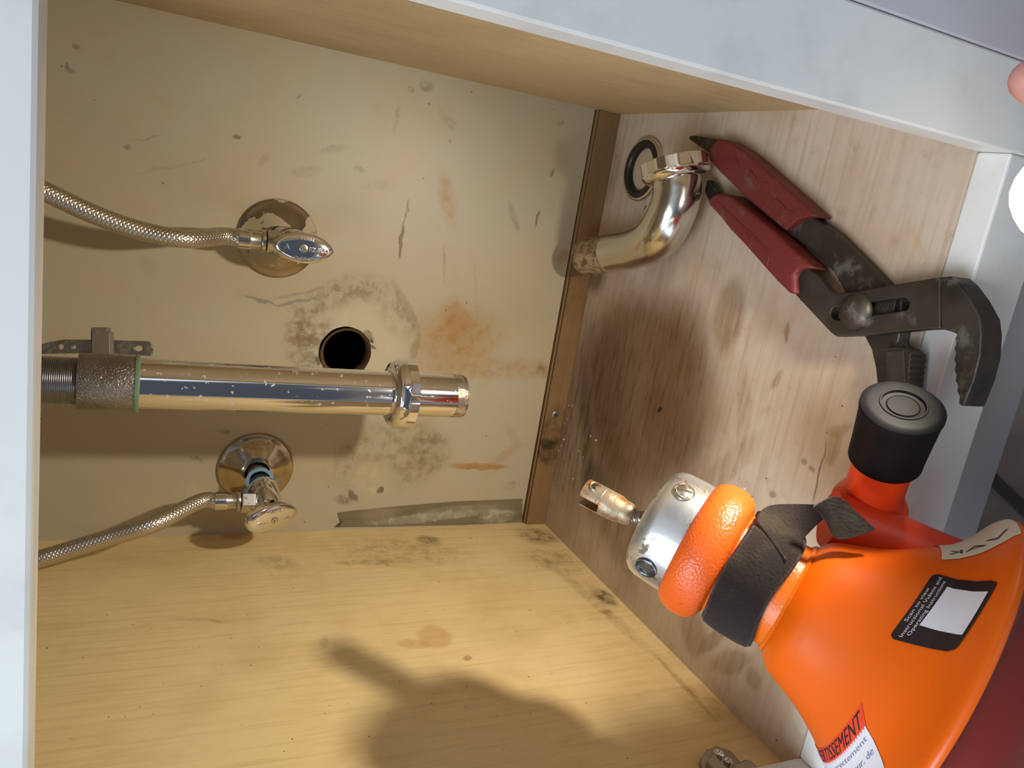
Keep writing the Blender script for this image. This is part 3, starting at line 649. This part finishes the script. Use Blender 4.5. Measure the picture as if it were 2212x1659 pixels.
# thick jaw pad with serrations on the lower jaw
pad = []
for i in range(11): pad.append((1120+3*i, 1110+48*i))
padR = [(1285+2.2*i+(7 if i % 2 else -4), 1590-24*i) for i in range(20)]
jb = dissolve(obj('lower_jaw', *prism(flat([(1100, 1100), (1130, 1120)]+[(1150, 1600)]+padR+[(1270, 1090), (1200, 1085)], z5, .0150), (0, 0, -.0120)), M_pl, lowB, bevel=.0006, angle=50))
g = []
for i in range(13):
    a = at(*z5(1142+i*2.0, 1140+i*36), 'z', .0152); b = at(*z5(1288+i*1.6, 1128+i*36), 'z', .0152)
    d, a1, b1 = frame(b-a, (0, 0, 1)); g.append(obox((a+b)/2, (d, a1, b1), ((b-a).length/2*.96, .0013, .0014)))
obj('jaw_teeth', *merge(*g), M_pl, jb, bevel=.0003)
# tongue-and-groove ridges seen through the slot
g = []
for i in range(7):
    a = at(*z5(1060+i*24, 790-i*4), 'z', .0100); g.append(obox(a, (Vector((1, 0, 0)), Vector((0, 1, 0)), Vector((0, 0, 1))), (.008, .0011, .0016)))
obj('groove_ridges', *merge(*g), M_pl, lowB, bevel=.0003)
pc = at(*z5(884, 806), 'z', HT+.002); pc.z = HT
obj('pivot_bolt', *lathe([(-.012, .0062), (0, .0066), (0, .0108), (.0012, .0106), (.0030, .0094), (.0046, .0066), (.0054, .0032), (.0056, .0001)], pc, (0, 0, 1), 40), M_pl, pl, smooth=True, angle=50)
def gripmesh(pts, conv, top, thick, name, arm):
    o = obj(name, *prism(flat(pts, conv, top), (0, 0, -thick)), M_grip, arm, smooth=True, angle=60); dissolve(o)
    b = o.modifiers.new('b', 'BEVEL'); b.width = .0042; b.segments = 5; b.limit_method = 'ANGLE'; b.angle_limit = math.radians(45)
    return o
gB = gripmesh([(1045, 298), (1095, 302), (1200, 362), (1350, 490), (1600, 715), (1690, 800), (1640, 800), (1560, 820), (1480, 892), (1400, 825), (1300, 740), (1200, 650), (1050, 505), (990, 435), (985, 370)], z4, .0145, .0142, 'grip', lowB)
gA = gripmesh([(975, 690), (1035, 648), (1110, 655), (1200, 725), (1400, 890), (1600, 1085), (1650, 1130), (1570, 1140), (1535, 1180), (1545, 1305), (1500, 1292), (1420, 1215), (1360, 1145), (1290, 1065), (1200, 965), (1130, 895), (1060, 805), (985, 725)], z4, .0205, .0180, 'grip', upperA)
dissolve(obj('handle_tip', *prism(flat([(856, 290), (868, 276), (900, 276), (1040, 300), (1060, 380), (1000, 400), (920, 345), (862, 304)], z4, .0095), (0, 0, -.0065)), M_pl, lowB, bevel=.0015))
dissolve(obj('handle_tip', *prism(flat([(975, 560), (995, 565), (1060, 660), (1050, 720), (985, 700), (958, 640)], z4, .0100), (0, 0, -.0065)), M_pl, upperA, bevel=.0015))
# moulded ridges on the grips
def grip_lines(segs, conv, h, arm):
    g = []
    for s_ in segs:
        p = spline([at(*conv(*q), 'z', h) for q in s_], 5); g.append(sweep(p, .00045, 6))
    obj('grip_ridges', *merge(*g), M_grip, arm, smooth=True)
grip_lines([[(1150, 520), (1180, 470), (1160, 420)], [(1215, 560), (1250, 500), (1300, 560)], [(1300, 640), (1330, 590), (1370, 580)], [(1340, 750), (1400, 690), (1440, 700), (1510, 765), (1580, 745)]], z4, .0146, gB)
grip_lines([[(1000, 720), (1050, 710), (1120, 780), (1250, 900), (1370, 1020), (1368, 1120)], [(1220, 900), (1260, 940)]], z4, .0206, gA)

# ------------------------------------------------------------------ drain auger
AO = Vector((.1677, -.3464, .1300)); AD = Vector((-.2191, -.7674, -.6025)).normalized()
AF = frame(AD, -DOWN)      # axis, towards picture top, third
K = 1.24           # profile tables below are in units of 1.24 m
def AP(s, ang=0, r=0): return AO+AD*s*K+(AF[1]*math.cos(ang)+AF[2]*math.sin(ang))*r*K
def kl(prof, P, d, n=48, up=None, close=False, rfun=None): return lathe([(s*K, r*K) for s, r in prof], P, d, n, up, close, rfun)
ag = empty('drain_auger', AP(.06), 'orange hand drain auger with drum, aluminium chuck and black strap', 'drain auger')
# find surface angle facing a picture position on a turned body
def hit(px, py, rfun):
    d = ray(px, py).normalized(); t_ = .05
    while t_ < .8:
        p = CAM+d*t_; s = (p-AO).dot(AD); rad = (p-AO-AD*s); s /= K; r = rfun(s)
        if r and rad.length < r*K: return s, math.atan2(rad.dot(AF[2]), rad.dot(AF[1]))
        t_ += .0004
    return None
t = NT('brushed_aluminium_chuck'); t.b.inputs['Metallic'].default_value = .9
f1 = t.ramp(t.noise(65, 6, .7), .53, .63)
t.link(t.mix(f1, (.78, .78, .78, 1), col(118, 100, 78)), t.b.inputs['Base Color']); t.link(t.ramp(f1, 0, 1, .3, .6), t.b.inputs['Roughness']); t.bump(t.noise(300, 3), .15, .0005); M_alu = t.m
def orange(name, base, bump_s, bump_d, scale, dirt=.6):
    t = NT(name); f = t.ramp(t.noise(90, 6, .7), .60, .72, 0, dirt)
    t.link(t.mix(f, base, col(90, 52, 26)), t.b.inputs['Base Color']); t.b.inputs['Roughness'].default_value = .36
    t.b.inputs['Specular IOR Level'].default_value = .5
    if bump_s:
        x = t.new('ShaderNodeTexVoronoi'); x.inputs['Scale'].default_value = scale; t.link(t.obj, x.inputs['Vector']); t.bump(x.outputs['Distance'], bump_s, bump_d)
    return t.m
M_or = orange('orange_drum_plastic', col(238, 100, 4), 0, 0, 0, .1)
M_or2 = orange('orange_pebbled_plastic', col(240, 112, 20), .2, .0007, 650, .35)
M_ring = orange('orange_leathery_ring', col(236, 98, 28), .35, .0008, 700, .6)
M_hole = chrome('threaded_hole_steel', (.30, .33, .36, 1), .25)
chuck = obj('chuck', *kl([(-.0102, .0045), (-.0100, .0150), (-.0094, .0185), (-.0080, .0212), (-.0060, .0229), (-.0030, .0238), (.004, .0241), (.010, .0241), (.010, .018)], AO, AD, 96, -DOWN), M_alu, ag, smooth=True, angle=50, label='scuffed aluminium chuck')
rch = lambda s: .0241 if -.006 < s < .010 else None
def on_chuck(px, py, fall):
    h = hit(px, py, rch) or fall
    p = AP(h[0], h[1], .0240); n_ = (AP(h[0], h[1], 1)-AP(h[0])).normalized(); return p, n_
p, n_ = on_chuck(1478, 1063, (0, 0))
d_, a_, b_ = frame(n_, AD)
obj('set_screw', *merge(kl([(-.002, .0042), (.0004, .0042), (.0006, .0039), (.0002, .0036), (.0002, .0034), (.0009, .0032), (.0011, .0028), (.0011, .0001)], p, n_, 32)), M_nickel, chuck, smooth=True, angle=40, label='slotted set screw')
obj('screw_slot', *obox(p+n_*.00136, (n_, (a_+b_*.2).normalized(), n_.cross((a_+b_*.2).normalized())), (.00018, .0037, .0006)), simple('slot_shadow_metal', col(60, 52, 42), .7), chuck)
p, n_ = on_chuck(1396, 1226, (-.001, 2))
obj('threaded_hole', *kl([(.0002, .0047), (.0007, .0045), (.0008, .0042), (.0001, .0039), (.0005, .0035), (.0001, .0032), (.0005, .0028), (.0001, .0025), (.0001, .0001)], p, n_, 32), M_hole, chuck, smooth=True, angle=30, label='threaded hole in the chuck')
obj('grip_ring', *kl([(.0080, .0225)]+[(.0172-.0088*math.cos(a)*1.0, .0222+.0064*math.sin(a)**.8) for a in [PI*k/16 for k in range(1, 16)]]+[(.0262, .0225), (.0270, .0205)], AO, AD, 96, -DOWN), M_ring, ag, smooth=True, angle=180, label='orange leather-textured grip ring')
neck = obj('neck', *kl([(.0255, .0215), (.046, .0212), (.0495, .0214), (.0515, .0216)], AO, AD, 72, -DOWN), M_or2, ag, smooth=True)
body_prof = [(.0515, .0216), (.0530, .0232), (.0548, .0255), (.0566, .0272), (.0590, .0286), (.0625, .0299), (.0665, .0315), (.0715, .0336), (.0770, .0366), (.0825, .0402), (.0875, .0442), (.0930, .0482), (.0970, .0528), (.0995, .0571), (.1012, .0606), (.1024, .0634), (.1036, .0652), (.1050, .0658), (.1062, .0654)]
def body_r(s):
    P_ = [(.026, .0215)]+body_prof
    if s < P_[0][0] or s > P_[-1][0]: return None
    for (a, ra), (b, rb) in zip(P_, P_[1:]):
        if a <= s <= b: return ra+(rb-ra)*(s-a)/max(b-a, 1e-9)
drum = obj('drum_housing', *kl(body_prof, AO, AD, 128, -DOWN), M_or, ag, smooth=True, angle=180, label='glossy orange funnel-shaped drum')
M_mar = simple('shaded_red_plastic', col(126, 40, 34), .42)  # deep red with the rear side's shade mixed into the colour
obj('rear_cover', *kl([(.1062, .0654), (.1072, .0640), (.1080, .0625), (.1120, .0612), (.120, .0570), (.130, .0480), (.134, .0300), (.135, .0001)], AO, AD, 96, -DOWN), M_mar, ag, smooth=True, angle=60, label='rear cover of the drum, red with shade in its colour')
obj('seam_lip', *kl([(.0512, .0213), (.0512, .0222), (.0524, .0232)], AO, AD, 72, -DOWN), M_or2, drum, smooth=True)

# drive cable coming out of the chuck and its slotted end
C0, C1 = dp(1400, 1132, 0.4191), dp(1370, 1117, 0.4197)
cb = (dp(1262, 1064, 0.4328)-C1).normalized()
coil = []
L0 = AP(-.008); L1 = C1
hel = []; turns = 7; seg = 12
dd, ca, cbv = frame(L1-L0)
for i in range(turns*seg+1):
    q = i/(turns*seg); a = 2*PI*i/seg; hel.append(L0.lerp(L1, q)+(ca*math.cos(a)+cbv*math.sin(a))*.0021)
M_cable = chrome('dark_steel_cable', (.34, .32, .30, 1), .28)
cable = obj('cable', *merge(sweep(hel, .00135, 8), sweep([L0, L1], .0015, 10)), M_cable, ag, smooth=True)
t = NT('rusty_coupling'); t.b.inputs['Metallic'].default_value = .55; f1 = t.ramp(t.noise(85, 6, .7), .42, .6)
t.link(t.mix(f1, col(160, 146, 122), col(158, 98, 44)), t.b.inputs['Base Color']); t.b.inputs['Roughness'].default_value = .45; t.bump(t.noise(320, 4), .5, .0007); M_rust = t.m
tip_end = dp(1263, 1062, 0.4328); AX = (tip_end-C1).normalized(); TL = (tip_end-C1).length
cp = obj('cable_coupling', *kl([(0, .0018), (.0003, .0036), (.0020, .0048), (.0040, .0052), (.0062, .0052), (.0066, .0056), (.0076, .0056), (.0080, .0060), (TL/K*.60, .0062), (TL/K*.60, .0001)], C1, AX, 48), M_rust, cable, smooth=True, angle=45, label='rusty slotted cable coupling')
# prongs: D-shaped halves either side of the slot; slot plane faces picture down-left
sd, su, sv = frame(AX, -DOWN*.86-RIGHT*.1-FWD*.25)
def dprong(lo, hi, s0, s1, r, tilt=0):
    pts = []
    n = 14
    a0, a1 = math.asin(max(-1, lo/r)), math.asin(min(1, hi/r))
    for k in range(n+1): a = a0+(a1-a0)*k/n; pts.append((r*math.cos(a), r*math.sin(a)))
    for k in range(n+1): a = a1+(a0-a1)*k/n; pts.append((-r*math.cos(a), r*math.sin(a)))
    return [C1+AX*s0+sv*x+su*y for x, y in pts], AX*(s1-s0)
a, b = dprong(.0010, .0077, TL*.598, TL, .0077); o = dissolve(obj('prong', *prism(a, b), M_rust, cp, bevel=.0007))
a, b = dprong(-.0077, -.0044, TL*.598, TL*.98, .0077); o = dissolve(obj('prong', *prism(a, b), M_rust, cp, bevel=.0005))
hcn = C1+AX*(TL*.84)+su*.0061
hh = None
best = (su-FWD*.35).normalized()
hb = C1+AX*(TL*.84)+best*.0071
obj('pin_hole', *kl([(.0006, .0019), (.0009, .0024), (.0003, .0028), (-.001, .0028)], hb, best, 24), M_rust, cp, smooth=True)
obj('pin_hole_core', *kl([(.0005, .0021), (.00055, .0001)], hb, best, 24), simple('pin_hole_dark', col(38, 30, 24), .9), cp, smooth=True)

# hook-and-loop strap round the neck with a loose folded tail
t = NT('black_fuzzy_strap'); f1 = t.noise(700, 3)
c = t.mix(t.ramp(t.noise(45, 4), .45, .7), col(44, 36, 32), col(66, 56, 44)); c = t.specks(c, 260, .16, col(150, 130, 96), .7, .16)
t.link(c, t.b.inputs['Base Color']); t.b.inputs['Roughness'].default_value = .95; t.b.inputs['Sheen Weight'].default_value = .12; t.b.inputs['Specular IOR Level'].default_value = .15; t.bump(f1, .9, .0009); M_velcro = t.m
def strap_shell(P1, P2, th, name):
    """P1,P2: matching edge polylines; thickness th"""
    V = []; F = []; n = len(P1)
    for i in range(n):
        a, b = P1[i], P2[i]; tn = (P1[min(i+1, n-1)]+P2[min(i+1, n-1)]-P1[max(i-1, 0)]-P2[max(i-1, 0)]).normalized()
        nn = tn.cross(b-a).normalized()*th/2
        for q in (a+nn, (a+b)/2+nn*1.15, b+nn, b-nn, (a+b)/2-nn*1.15, a-nn): V.append(q)
    for i in range(n-1):
        for k in range(6): F.append((i*6+k, i*6+(k+1) % 6, (i+1)*6+(k+1) % 6, (i+1)*6+k))
    F += [tuple(range(6)), tuple((n-1)*6+k for k in range(6))[::-1]]
    return V, F
n = 72; P1 = []; P2 = []
topang = 0
for k in range(n+1):
    a = 2*PI*k/n
    wob = .0006*math.sin(3*a)
    P1.append(AP(.0268+wob, a, .0238)); P2.append(AP(.0478+wob*2, a, .0240))
stp = obj('velcro_strap', *strap_shell(P1, P2, .0042, 's'), M_velcro, ag, smooth=True, angle=60, label='black hook-and-loop strap round the neck')
sub = stp.modifiers.new('s', 'SUBSURF'); sub.levels = 1; sub.render_levels = 1
def ribbon(name, A, B, par, th=.0023):
    o = obj(name, *strap_shell(spline(A, 8), spline(B, 8), th, name), M_velcro, par, smooth=True, angle=60); return o
ZN = .298
rband = lambda s: .0256 if .024 < s < .051 else None
def onband(px, py):
    h = hit(px, py, rband); return AP(h[0], h[1], .0256)
A0, B0 = onband(1634, 1128), onband(1697, 1215)
zA, zB = (A0-CAM).dot(FWD), (B0-CAM).dot(FWD)
def lz(a, b, q): return a+(b-a)*q
ribbon('strap_tail', [A0, dp(1642, 1106, lz(zA, .376, .5)), dp(1662, 1094, lz(zA, .376, .85)), dp(1700, 1090, .376), dp(1757, 1091, .376), dp(1783, 1098, .376), dp(1790, 1112, .376)],
       [B0, dp(1706, 1200, lz(zB, .374, .3)), dp(1719, 1182, lz(zB, .374, .5)), dp(1738, 1160, lz(zB, .374, .8)), dp(1768, 1130, .373), dp(1784, 1121, .374), dp(1796, 1140, .375)], stp)
ribbon('strap_tail', [dp(1757, 1094, 0.3596), dp(1782, 1079, 0.3590), dp(1803, 1073, 0.3584), dp(1822, 1078, 0.3571), dp(1850, 1106, 0.3559), dp(1888, 1142, 0.3546)],
       [dp(1786, 1126, 0.3596), dp(1794, 1150, 0.3584), dp(1806, 1163, 0.3571), dp(1822, 1164, 0.3559), dp(1852, 1158, 0.3546), dp(1889, 1145, 0.3544)], stp)

# red tubular frame with rubber-capped foot
M_red = orange('red_orange_enamel', col(222, 66, 22), 0, 0, 0, .45)
FC1 = dp(1952, 874, 0.3596)          # centre of cap end face
FC0 = dp(1911, 992, 0.3825)         # mouth of cap
fa = (FC1-FC0).normalized(); FLn = (FC1-FC0).length/K
JT = FC0-fa*.0353
hub = obj('tubular_frame', *merge(sweep([FC0+fa*.005, JT+fa*.0025, JT-fa*.0075], .0140, 40),
    sweep(spline([dp(1790, 1120, 0.3943), dp(1850, 1140, 0.3931), dp(1930, 1172, 0.3906), dp(2010, 1206, 0.3881), dp(2090, 1240, 0.3856), dp(2180, 1290, 0.3844), dp(2290, 1380, 0.3869), dp(2330, 1560, 0.4278)], 8), .0144, 40),
    kl([(-.0035, .0150), (-.0015, .0142), (.0008, .0128), (.004, .0116), (.008, .0113)], JT+fa*.0075, fa, 40)), M_red, ag, smooth=True, angle=60, label='red-orange enamelled tube frame')
t = NT('black_rubber_cap'); t.link(t.mix(t.ramp(t.noise(40, 5), .4, .7), col(15, 15, 17), col(23, 22, 22)), t.b.inputs['Base Color']); t.b.inputs['Roughness'].default_value = .55; t.b.inputs['Specular IOR Level'].default_value = .10; M_rub = t.m
obj('rubber_foot', *kl([(0, .0105), (0, .0130), (.0006, .0137), (FLn*.25, .0138), (FLn*.84, .0146), (FLn*.90, .0150), (FLn*.955, .0149), (FLn*.99, .0136), (FLn, .0120), (FLn, .0086), (FLn+.0004, .0083), (FLn+.0004, .0078), (FLn-.0006, .0075), (FLn-.0008, .0060), (FLn-.0003, .0057), (FLn-.0006, .0054), (FLn-.0006, .0001)], FC0, fa, 64), M_rub, hub, smooth=True, angle=40, label='black rubber foot cap')

# labels wrapped on the drum
def on_body(s, a, lift=.00025):
    r = body_r(s); ds = .001; sl = ((body_r(min(s+ds, .1061)) or r)-(body_r(s-ds) or r))/(2*ds)
    nrm = (AF[1]*math.cos(a)+AF[2]*math.sin(a)-AD*sl).normalized()
    return AP(s, a, r)+nrm*lift
def arc_map(s_list):
    pass
lc = [hit(x, y, body_r) for x, y in ((2015, 1240), (2160, 1253), (2062, 1410), (1918, 1378))]
def patch(corners, nu, nv, lift, round_=0.0):
    """corners (s,a): A(u0,v0) B(u0,v1) C(u1,v1) D(u1,v0); u runs A->D, v runs A->B"""
    A, B, C_, D = corners; V = []; F = []
    for i in range(nu+1):
        for j in range(nv+1):
            u, w = i/nu*2-1, j/nv*2-1
            if round_:
                e = 1.0
                if abs(u) > 1-round_: k = (abs(u)-(1-round_))/round_; w *= 1-round_*(1-math.sqrt(max(0, 1-k*k)))
            u, w = (u+1)/2, (w+1)/2
            s = (A[0]*(1-u)+D[0]*u)*(1-w)+(B[0]*(1-u)+C_[0]*u)*w; a = (A[1]*(1-u)+D[1]*u)*(1-w)+(B[1]*(1-u)+C_[1]*u)*w
            V.append(on_body(s, a, lift))
    for i in range(nu):
        for j in range(nv): F.append((i*(nv+1)+j, i*(nv+1)+j+1, (i+1)*(nv+1)+j+1, (i+1)*(nv+1)+j))
    return V, F
def bil(corners, u, w):
    A, B, C_, D = corners
    return tuple((A[i]*(1-u)+D[i]*u)*(1-w)+(B[i]*(1-u)+C_[i]*u)*w for i in (0, 1))
M_blk = simple('black_label_print', col(40, 28, 30), .4)
M_wht = simple('white_label_print', col(226, 222, 226), .5)
M_wht2 = simple('cream_label_print', col(226, 216, 190), .5)
M_lred = simple('red_label_print', col(232, 70, 40), .5)
M_ink = simple('grey_label_ink', col(140, 140, 168), .6)
if all(lc):
    print('label corners', lc)
    lb = obj('instruction_label', *patch(lc, 28, 28, .0003, .18), M_blk, drum, smooth=True, label='black label with white instruction text')
    # plain white square where the photo has a code
    sq = [hit(x, y, body_r) for x, y in ((2046, 1270), (2136, 1280), (2080, 1373), (1986, 1352))]
    obj('label_panel', *patch(sq, 10, 10, .0005), M_wht, lb, smooth=True)
    LR = [hit(x, y, body_r) for x, y in ((2015, 1240), (1918, 1378))]
    def wraptext(txt, size, ucen, wpos, corners, par, mat, lift=.0005, usz=None, name='label_text', flip=False):
        TV, TF = text_mesh(txt, size)
        wid = max(p.x for p in TV)-min(p.x for p in TV)
        out = []
        for p in TV:
            # text runs from D side (u=1) to A side (u=0); rows step along v
            u = ucen-(p.x/wid)*usz; w = wpos-p.y/size*(.085)
            s, a = bil(corners, u, w); out.append(on_body(s, a, lift))
        obj(name, out, TF, mat, par)
    wraptext('Scan to view', .003, .50, .080, lc, lb, M_wht, usz=.50)
    wraptext('Instructional Videos and', .003, .50, .170, lc, lb, M_wht, usz=.90)
    wraptext('Operating Instructions', .003, .50, .262, lc, lb, M_wht, usz=.82)
# warning label lower on the drum
wl = [hit(x, y, body_r) for x, y in ((1862, 1518), (1872, 1570), (1783, 1640), (1772, 1592))]
print('warning corners', wl)
if all(wl[:2]):
    a0 = wl[0][1]; s0, s1 = wl[0][0], wl[1][0]
    sgn = 1 if (lc[3][1]-lc[0][1]) > 0 else -1
    a1 = a0+sgn*1.45
    da = wl[1][1]-wl[0][1]
    wc = [(s0, a0), (s1, a0+da), (s1, a1+da), (s0, a1)]
    wlb = obj('warning_label', *patch(wc, 40, 10, .0003), M_lred, drum, smooth=True, label='red and white warning label')
    e = s1+.026
    e = min(e, .104)
    wc2 = [(s1-.0004, a0+da), (e, a0+da*1.9), (e, a1+da), (s1-.0004, a1+da)]
    obj('label_panel', *patch(wc2, 40, 12, .0003), M_wht, wlb, smooth=True)
    def wrap2(txt, size, c4, w, h, par, mat, u0, u1):
        TV, TF = text_mesh(txt, size, align='LEFT'); x0 = min(p.x for p in TV); x1 = max(p.x for p in TV); out = []
        for p in TV:
            u = u1+(u0-u1)*((p.x-x0)/(x1-x0)); ww = w-p.y/size*h
            s, a = bil(c4, u, ww); out.append(on_body(s, a, .0005))
        obj('label_text', out, TF, mat, par)
    wrap2('AVERTISSEMENT', .01, wc, .5, 1.05, wlb, M_blk, .03, .76)
    for i, tx in enumerate(("d'une prise correctement", "l'interrupteur de l'utilisateur. de", 'des blessures graves.', 'toujours porter des gants')):
        wrap2(tx, .004, wc2, .13+.2*i, .13, wlb, M_ink, .03 if i != 2 else .06, .9)
# cream label on the far shoulder of the drum
cl = [hit(x, y, body_r) for x, y in ((2012, 1206), (2205, 1158), (2205, 1172), (2035, 1214))]
print('cream', cl)
h0 = hit(2034, 1211, body_r); h1_ = hit(2206, 1154, body_r)
if h0 and h1_:
    sg = -1 if (lc[3][1]-lc[0][1]) > 0 else 1
    cc_ = [(h0[0], h0[1]), (h1_[0], h1_[1]), (h1_[0], h1_[1]+sg*.7), (h0[0], h0[1]+sg*.7)]
    clb = obj('cream_label', *patch(cc_, 14, 14, .0003), M_wht2, drum, smooth=True, label='cream label with black writing on the shoulder')
    TV, TF = text_mesh('VAK', .01, align='LEFT'); x0 = min(p.x for p in TV); x1 = max(p.x for p in TV)
    obj('label_text', [on_body(*bil(cc_, .17+p.y/.01*.16, .9-(p.x-x0)/(x1-x0)*.8), .0005) for p in TV], TF, M_blk, clb)

# ------------------------------------------------------------------ small hardware
sc_ = at(1199, 896, 'y', -.0043)
s_o = empty('wood_screw', sc_, 'dull grey cross-head screw in the wooden cleat', 'screw')
M_zinc = chrome('dull_zinc', (.34, .36, .33, 1), .5)
obj('screw_head', *lathe([(-.0006, .0036), (.0004, .0036), (.0008, .0030), (.0009, .0001)], sc_, (0, -1, 0), 24), M_zinc, s_o, smooth=True)
obj('cross_recess', *merge(obox(sc_+Vector((0, -.0009, 0)), (Vector((1, 0, 0)), Vector((0, 1, 0)), Vector((0, 0, 1))), (.0017, .0001, .0004)), obox(sc_+Vector((0, -.0009, 0)), (Vector((1, 0, 0)), Vector((0, 1, 0)), Vector((0, 0, 1))), (.0004, .0001, .0017))), simple('recess_dark', col(40, 40, 38), .8), s_o)
# concealed hinge at the foot of the left wall
hg = at(1560, 1650, 'x', 0)
hr = empty('cabinet_hinge', hg, 'grey concealed hinge plate screwed to the left wall near the frame', 'hinge')
M_hinge = chrome('nickel_hinge', (.36, .33, .29, 1), .38)
X3 = (Vector((1, 0, 0)), Vector((0, 1, 0)), Vector((0, 0, 1)))
def WL(px, py, x): return at(px, py, 'x', x)
pp = [WL(1514, 1655, .004), WL(1512, 1640, .004), WL(1527, 1618, .004), WL(1548, 1610, .004), WL(1580, 1622, .004), WL(1596, 1640, .004), WL(1640, 1700, .004), WL(1560, 1720, .004)]
obj('mounting_plate', *prism(pp, (-.0038, 0, 0)), M_hinge, hr, bevel=.0008)
pa = [WL(1527, 1640, .010), WL(1540, 1625, .010), WL(1600, 1690, .010), WL(1570, 1710, .010)]
obj('hinge_arm', *prism(pa, (-.0065, 0, 0)), M_hinge, hr, bevel=.0010)
pa = [WL(1582, 1648, .012), WL(1610, 1638, .012), WL(1622, 1640, .012), WL(1645, 1662, .012), WL(1650, 1720, .012), WL(1590, 1720, .012)]
obj('hinge_cup', *prism(pa, (-.010, 0, 0)), M_hinge, hr, bevel=.0018)
for (px, py, r) in ((1553, 1628, .0034), (1573, 1645, .0026)):
    c_ = WL(px, py, .0055)
    obj('plate_screw', *merge(lathe([(-.003, r), (.0008, r), (.0014, r*.8), (.0015, .0001)], c_, (1, 0, 0), 20), obox(c_+Vector((.0016, 0, 0)), X3, (.0002, r*.6, .0004)), obox(c_+Vector((.0016, 0, 0)), X3, (.0002, .0004, r*.6))), M_chrome, hr, smooth=True)
# plaster crumbs at the back of the floor
g = []
for (px, py, s_) in ((1229, 876, 2), (1236, 877, 2), (1208, 951, 3), (1218, 949, 3.4), (1206, 974, 2.4), (1213, 962, 2), (1276, 942, 2.6), (1288, 951, 4), (1250, 974, 1.8), (1238, 1034, 3), (1608, 1056, 3.6), (1358, 253, 2.6), (1225, 905, 2), (1219, 915, 1.8), (1260, 988, 1.6)):
    c_ = at(px, py, 'z', .0004); r = s_*.00028; ph = random.random()*6
    vv = [c_+Vector((math.cos(a+ph)*r*random.uniform(.7, 1.2), math.sin(a+ph)*r*random.uniform(.7, 1.2), z_)) for z_ in (-.0003, r*.7) for a in (0, 1.3, 2.5, 3.8, 5.1)]
    g.append((vv, [(0, 1, 2, 3, 4), (9, 8, 7, 6, 5)]+[(k, (k+1) % 5, 5+(k+1) % 5, 5+k) for k in range(5)]))
tag(obj('plaster_crumbs', *merge(*g), simple('white_plaster', col(214, 206, 190), .9)), 'tiny white plaster crumbs scattered on the floor along the cleat', 'debris', kind='stuff')

# ------------------------------------------------------------------ hand-held flashlight at the right edge
fl_ = empty('flashlight', LAMP, 'glowing round work light held at the right edge beside the stile', 'flashlight')
M_body = simple('black_torch_body', col(30, 30, 32), .4, .3)
obj('barrel', *lathe([(-.13, .0001), (-.13, .015), (-.128, .0170), (-.034, .0170), (-.022, .0195), (-.002, .0200), (0, .0190)], LAMP, AIM, 40), M_body, fl_, smooth=True, angle=50)
t = NT('glowing_diffuser'); t.b.inputs['Base Color'].default_value = (1, 1, 1, 1); t.b.inputs['Emission Color'].default_value = (1, .90, .74, 1); t.b.inputs['Emission Strength'].default_value = 3.6
obj('lens_dome', *lathe([(0, .0196), (.004, .0190), (.008, .0175), (.012, .0148), (.0155, .0108), (.0175, .0060), (.0182, .0001)], LAMP, AIM, 40), t.m, fl_, smooth=True, angle=180, label='glowing frosted dome')

# ------------------------------------------------------------------ hand holding the flashlight, only a fingertip in the frame
TIP = dp(2203, 158, .285)
def skin(name, chains, mat, label, cat):
    V = []; E = []; Rr = []; idx = {}
    def vid(p, r):
        k = tuple(round(c, 5) for c in p)
        if k not in idx: idx[k] = len(V); V.append(p); Rr.append(r)
        return idx[k]
    for ch in chains:
        ids = [vid(Vector(p), r) for p, r in ch]
        E += [(ids[i], ids[i+1]) for i in range(len(ids)-1)]
    me = bpy.data.meshes.new(name); me.from_pydata([tuple(v) for v in V], E, []); me.update()
    o = bpy.data.objects.new(name, me); COL.objects.link(o); me.materials.append(mat)
    o.modifiers.new('s', 'SKIN'); me.skin_vertices[0].data[0].use_root = True
    for i, r in enumerate(Rr): me.skin_vertices[0].data[i].radius = (r, r)
    q = o.modifiers.new('u', 'SUBSURF'); q.levels = 2; q.render_levels = 2
    q.subdivision_type = 'CATMULL_CLARK'; o.modifiers['s'].use_smooth_shade = True
    return tag(o, label, cat)
t = NT('skin'); t.link(t.mix(t.ramp(t.noise(60, 4), .4, .7), col(206, 146, 132), col(190, 122, 110)), t.b.inputs['Base Color'])
t.b.inputs['Roughness'].default_value = .5; t.b.inputs['Subsurface Weight'].default_value = .15; t.b.inputs['Subsurface Radius'].default_value = (.01, .004, .002); M_skin = t.m
Hd, Ha, Hb = AIM, None, None
side = (RIGHT-AIM*RIGHT.dot(AIM)).normalized()            # away from the frame
upx = (-DOWN-AIM*(-DOWN).dot(AIM)-side*(-DOWN).dot(side)).normalized()
wr = LAMP-AIM*.125+side*.066
palm = LAMP-AIM*.085+side*.046
chains = [[(wr, .024), (wr.lerp(palm, .5), .023), (palm, .021)]]
kn = [LAMP-AIM*(.052+.020*i)+side*.042+upx*.014 for i in range(4)]
# index finger lies along the lamp head, its tip showing at the frame edge
bd = kn[0].lerp(TIP, .45)+side*.020+upx*.022
chains.append([(palm, .021), (kn[0], .0105), (bd, .0095), (TIP.lerp(bd, .35), .0088), (TIP, .0078)])
for i in (1, 2, 3):
    k_ = kn[i]; a = k_+upx*.020-side*.018; b = k_+upx*.018-side*.054; c_ = k_-upx*.002-side*.070
    chains.append([(palm, .021), (k_, .0105), (a, .0092), (b, .0086), (c_, .0078)])
tb = palm-upx*.026+AIM*.012
chains.append([(palm, .021), (tb, .0130), (tb-side*.022+AIM*.022, .0105), (tb-side*.040+AIM*.030-upx*.002, .0090)])
skin('hand', chains, M_skin, 'pink fingertip of a hand reaching in at the right edge above the work light', 'hand')
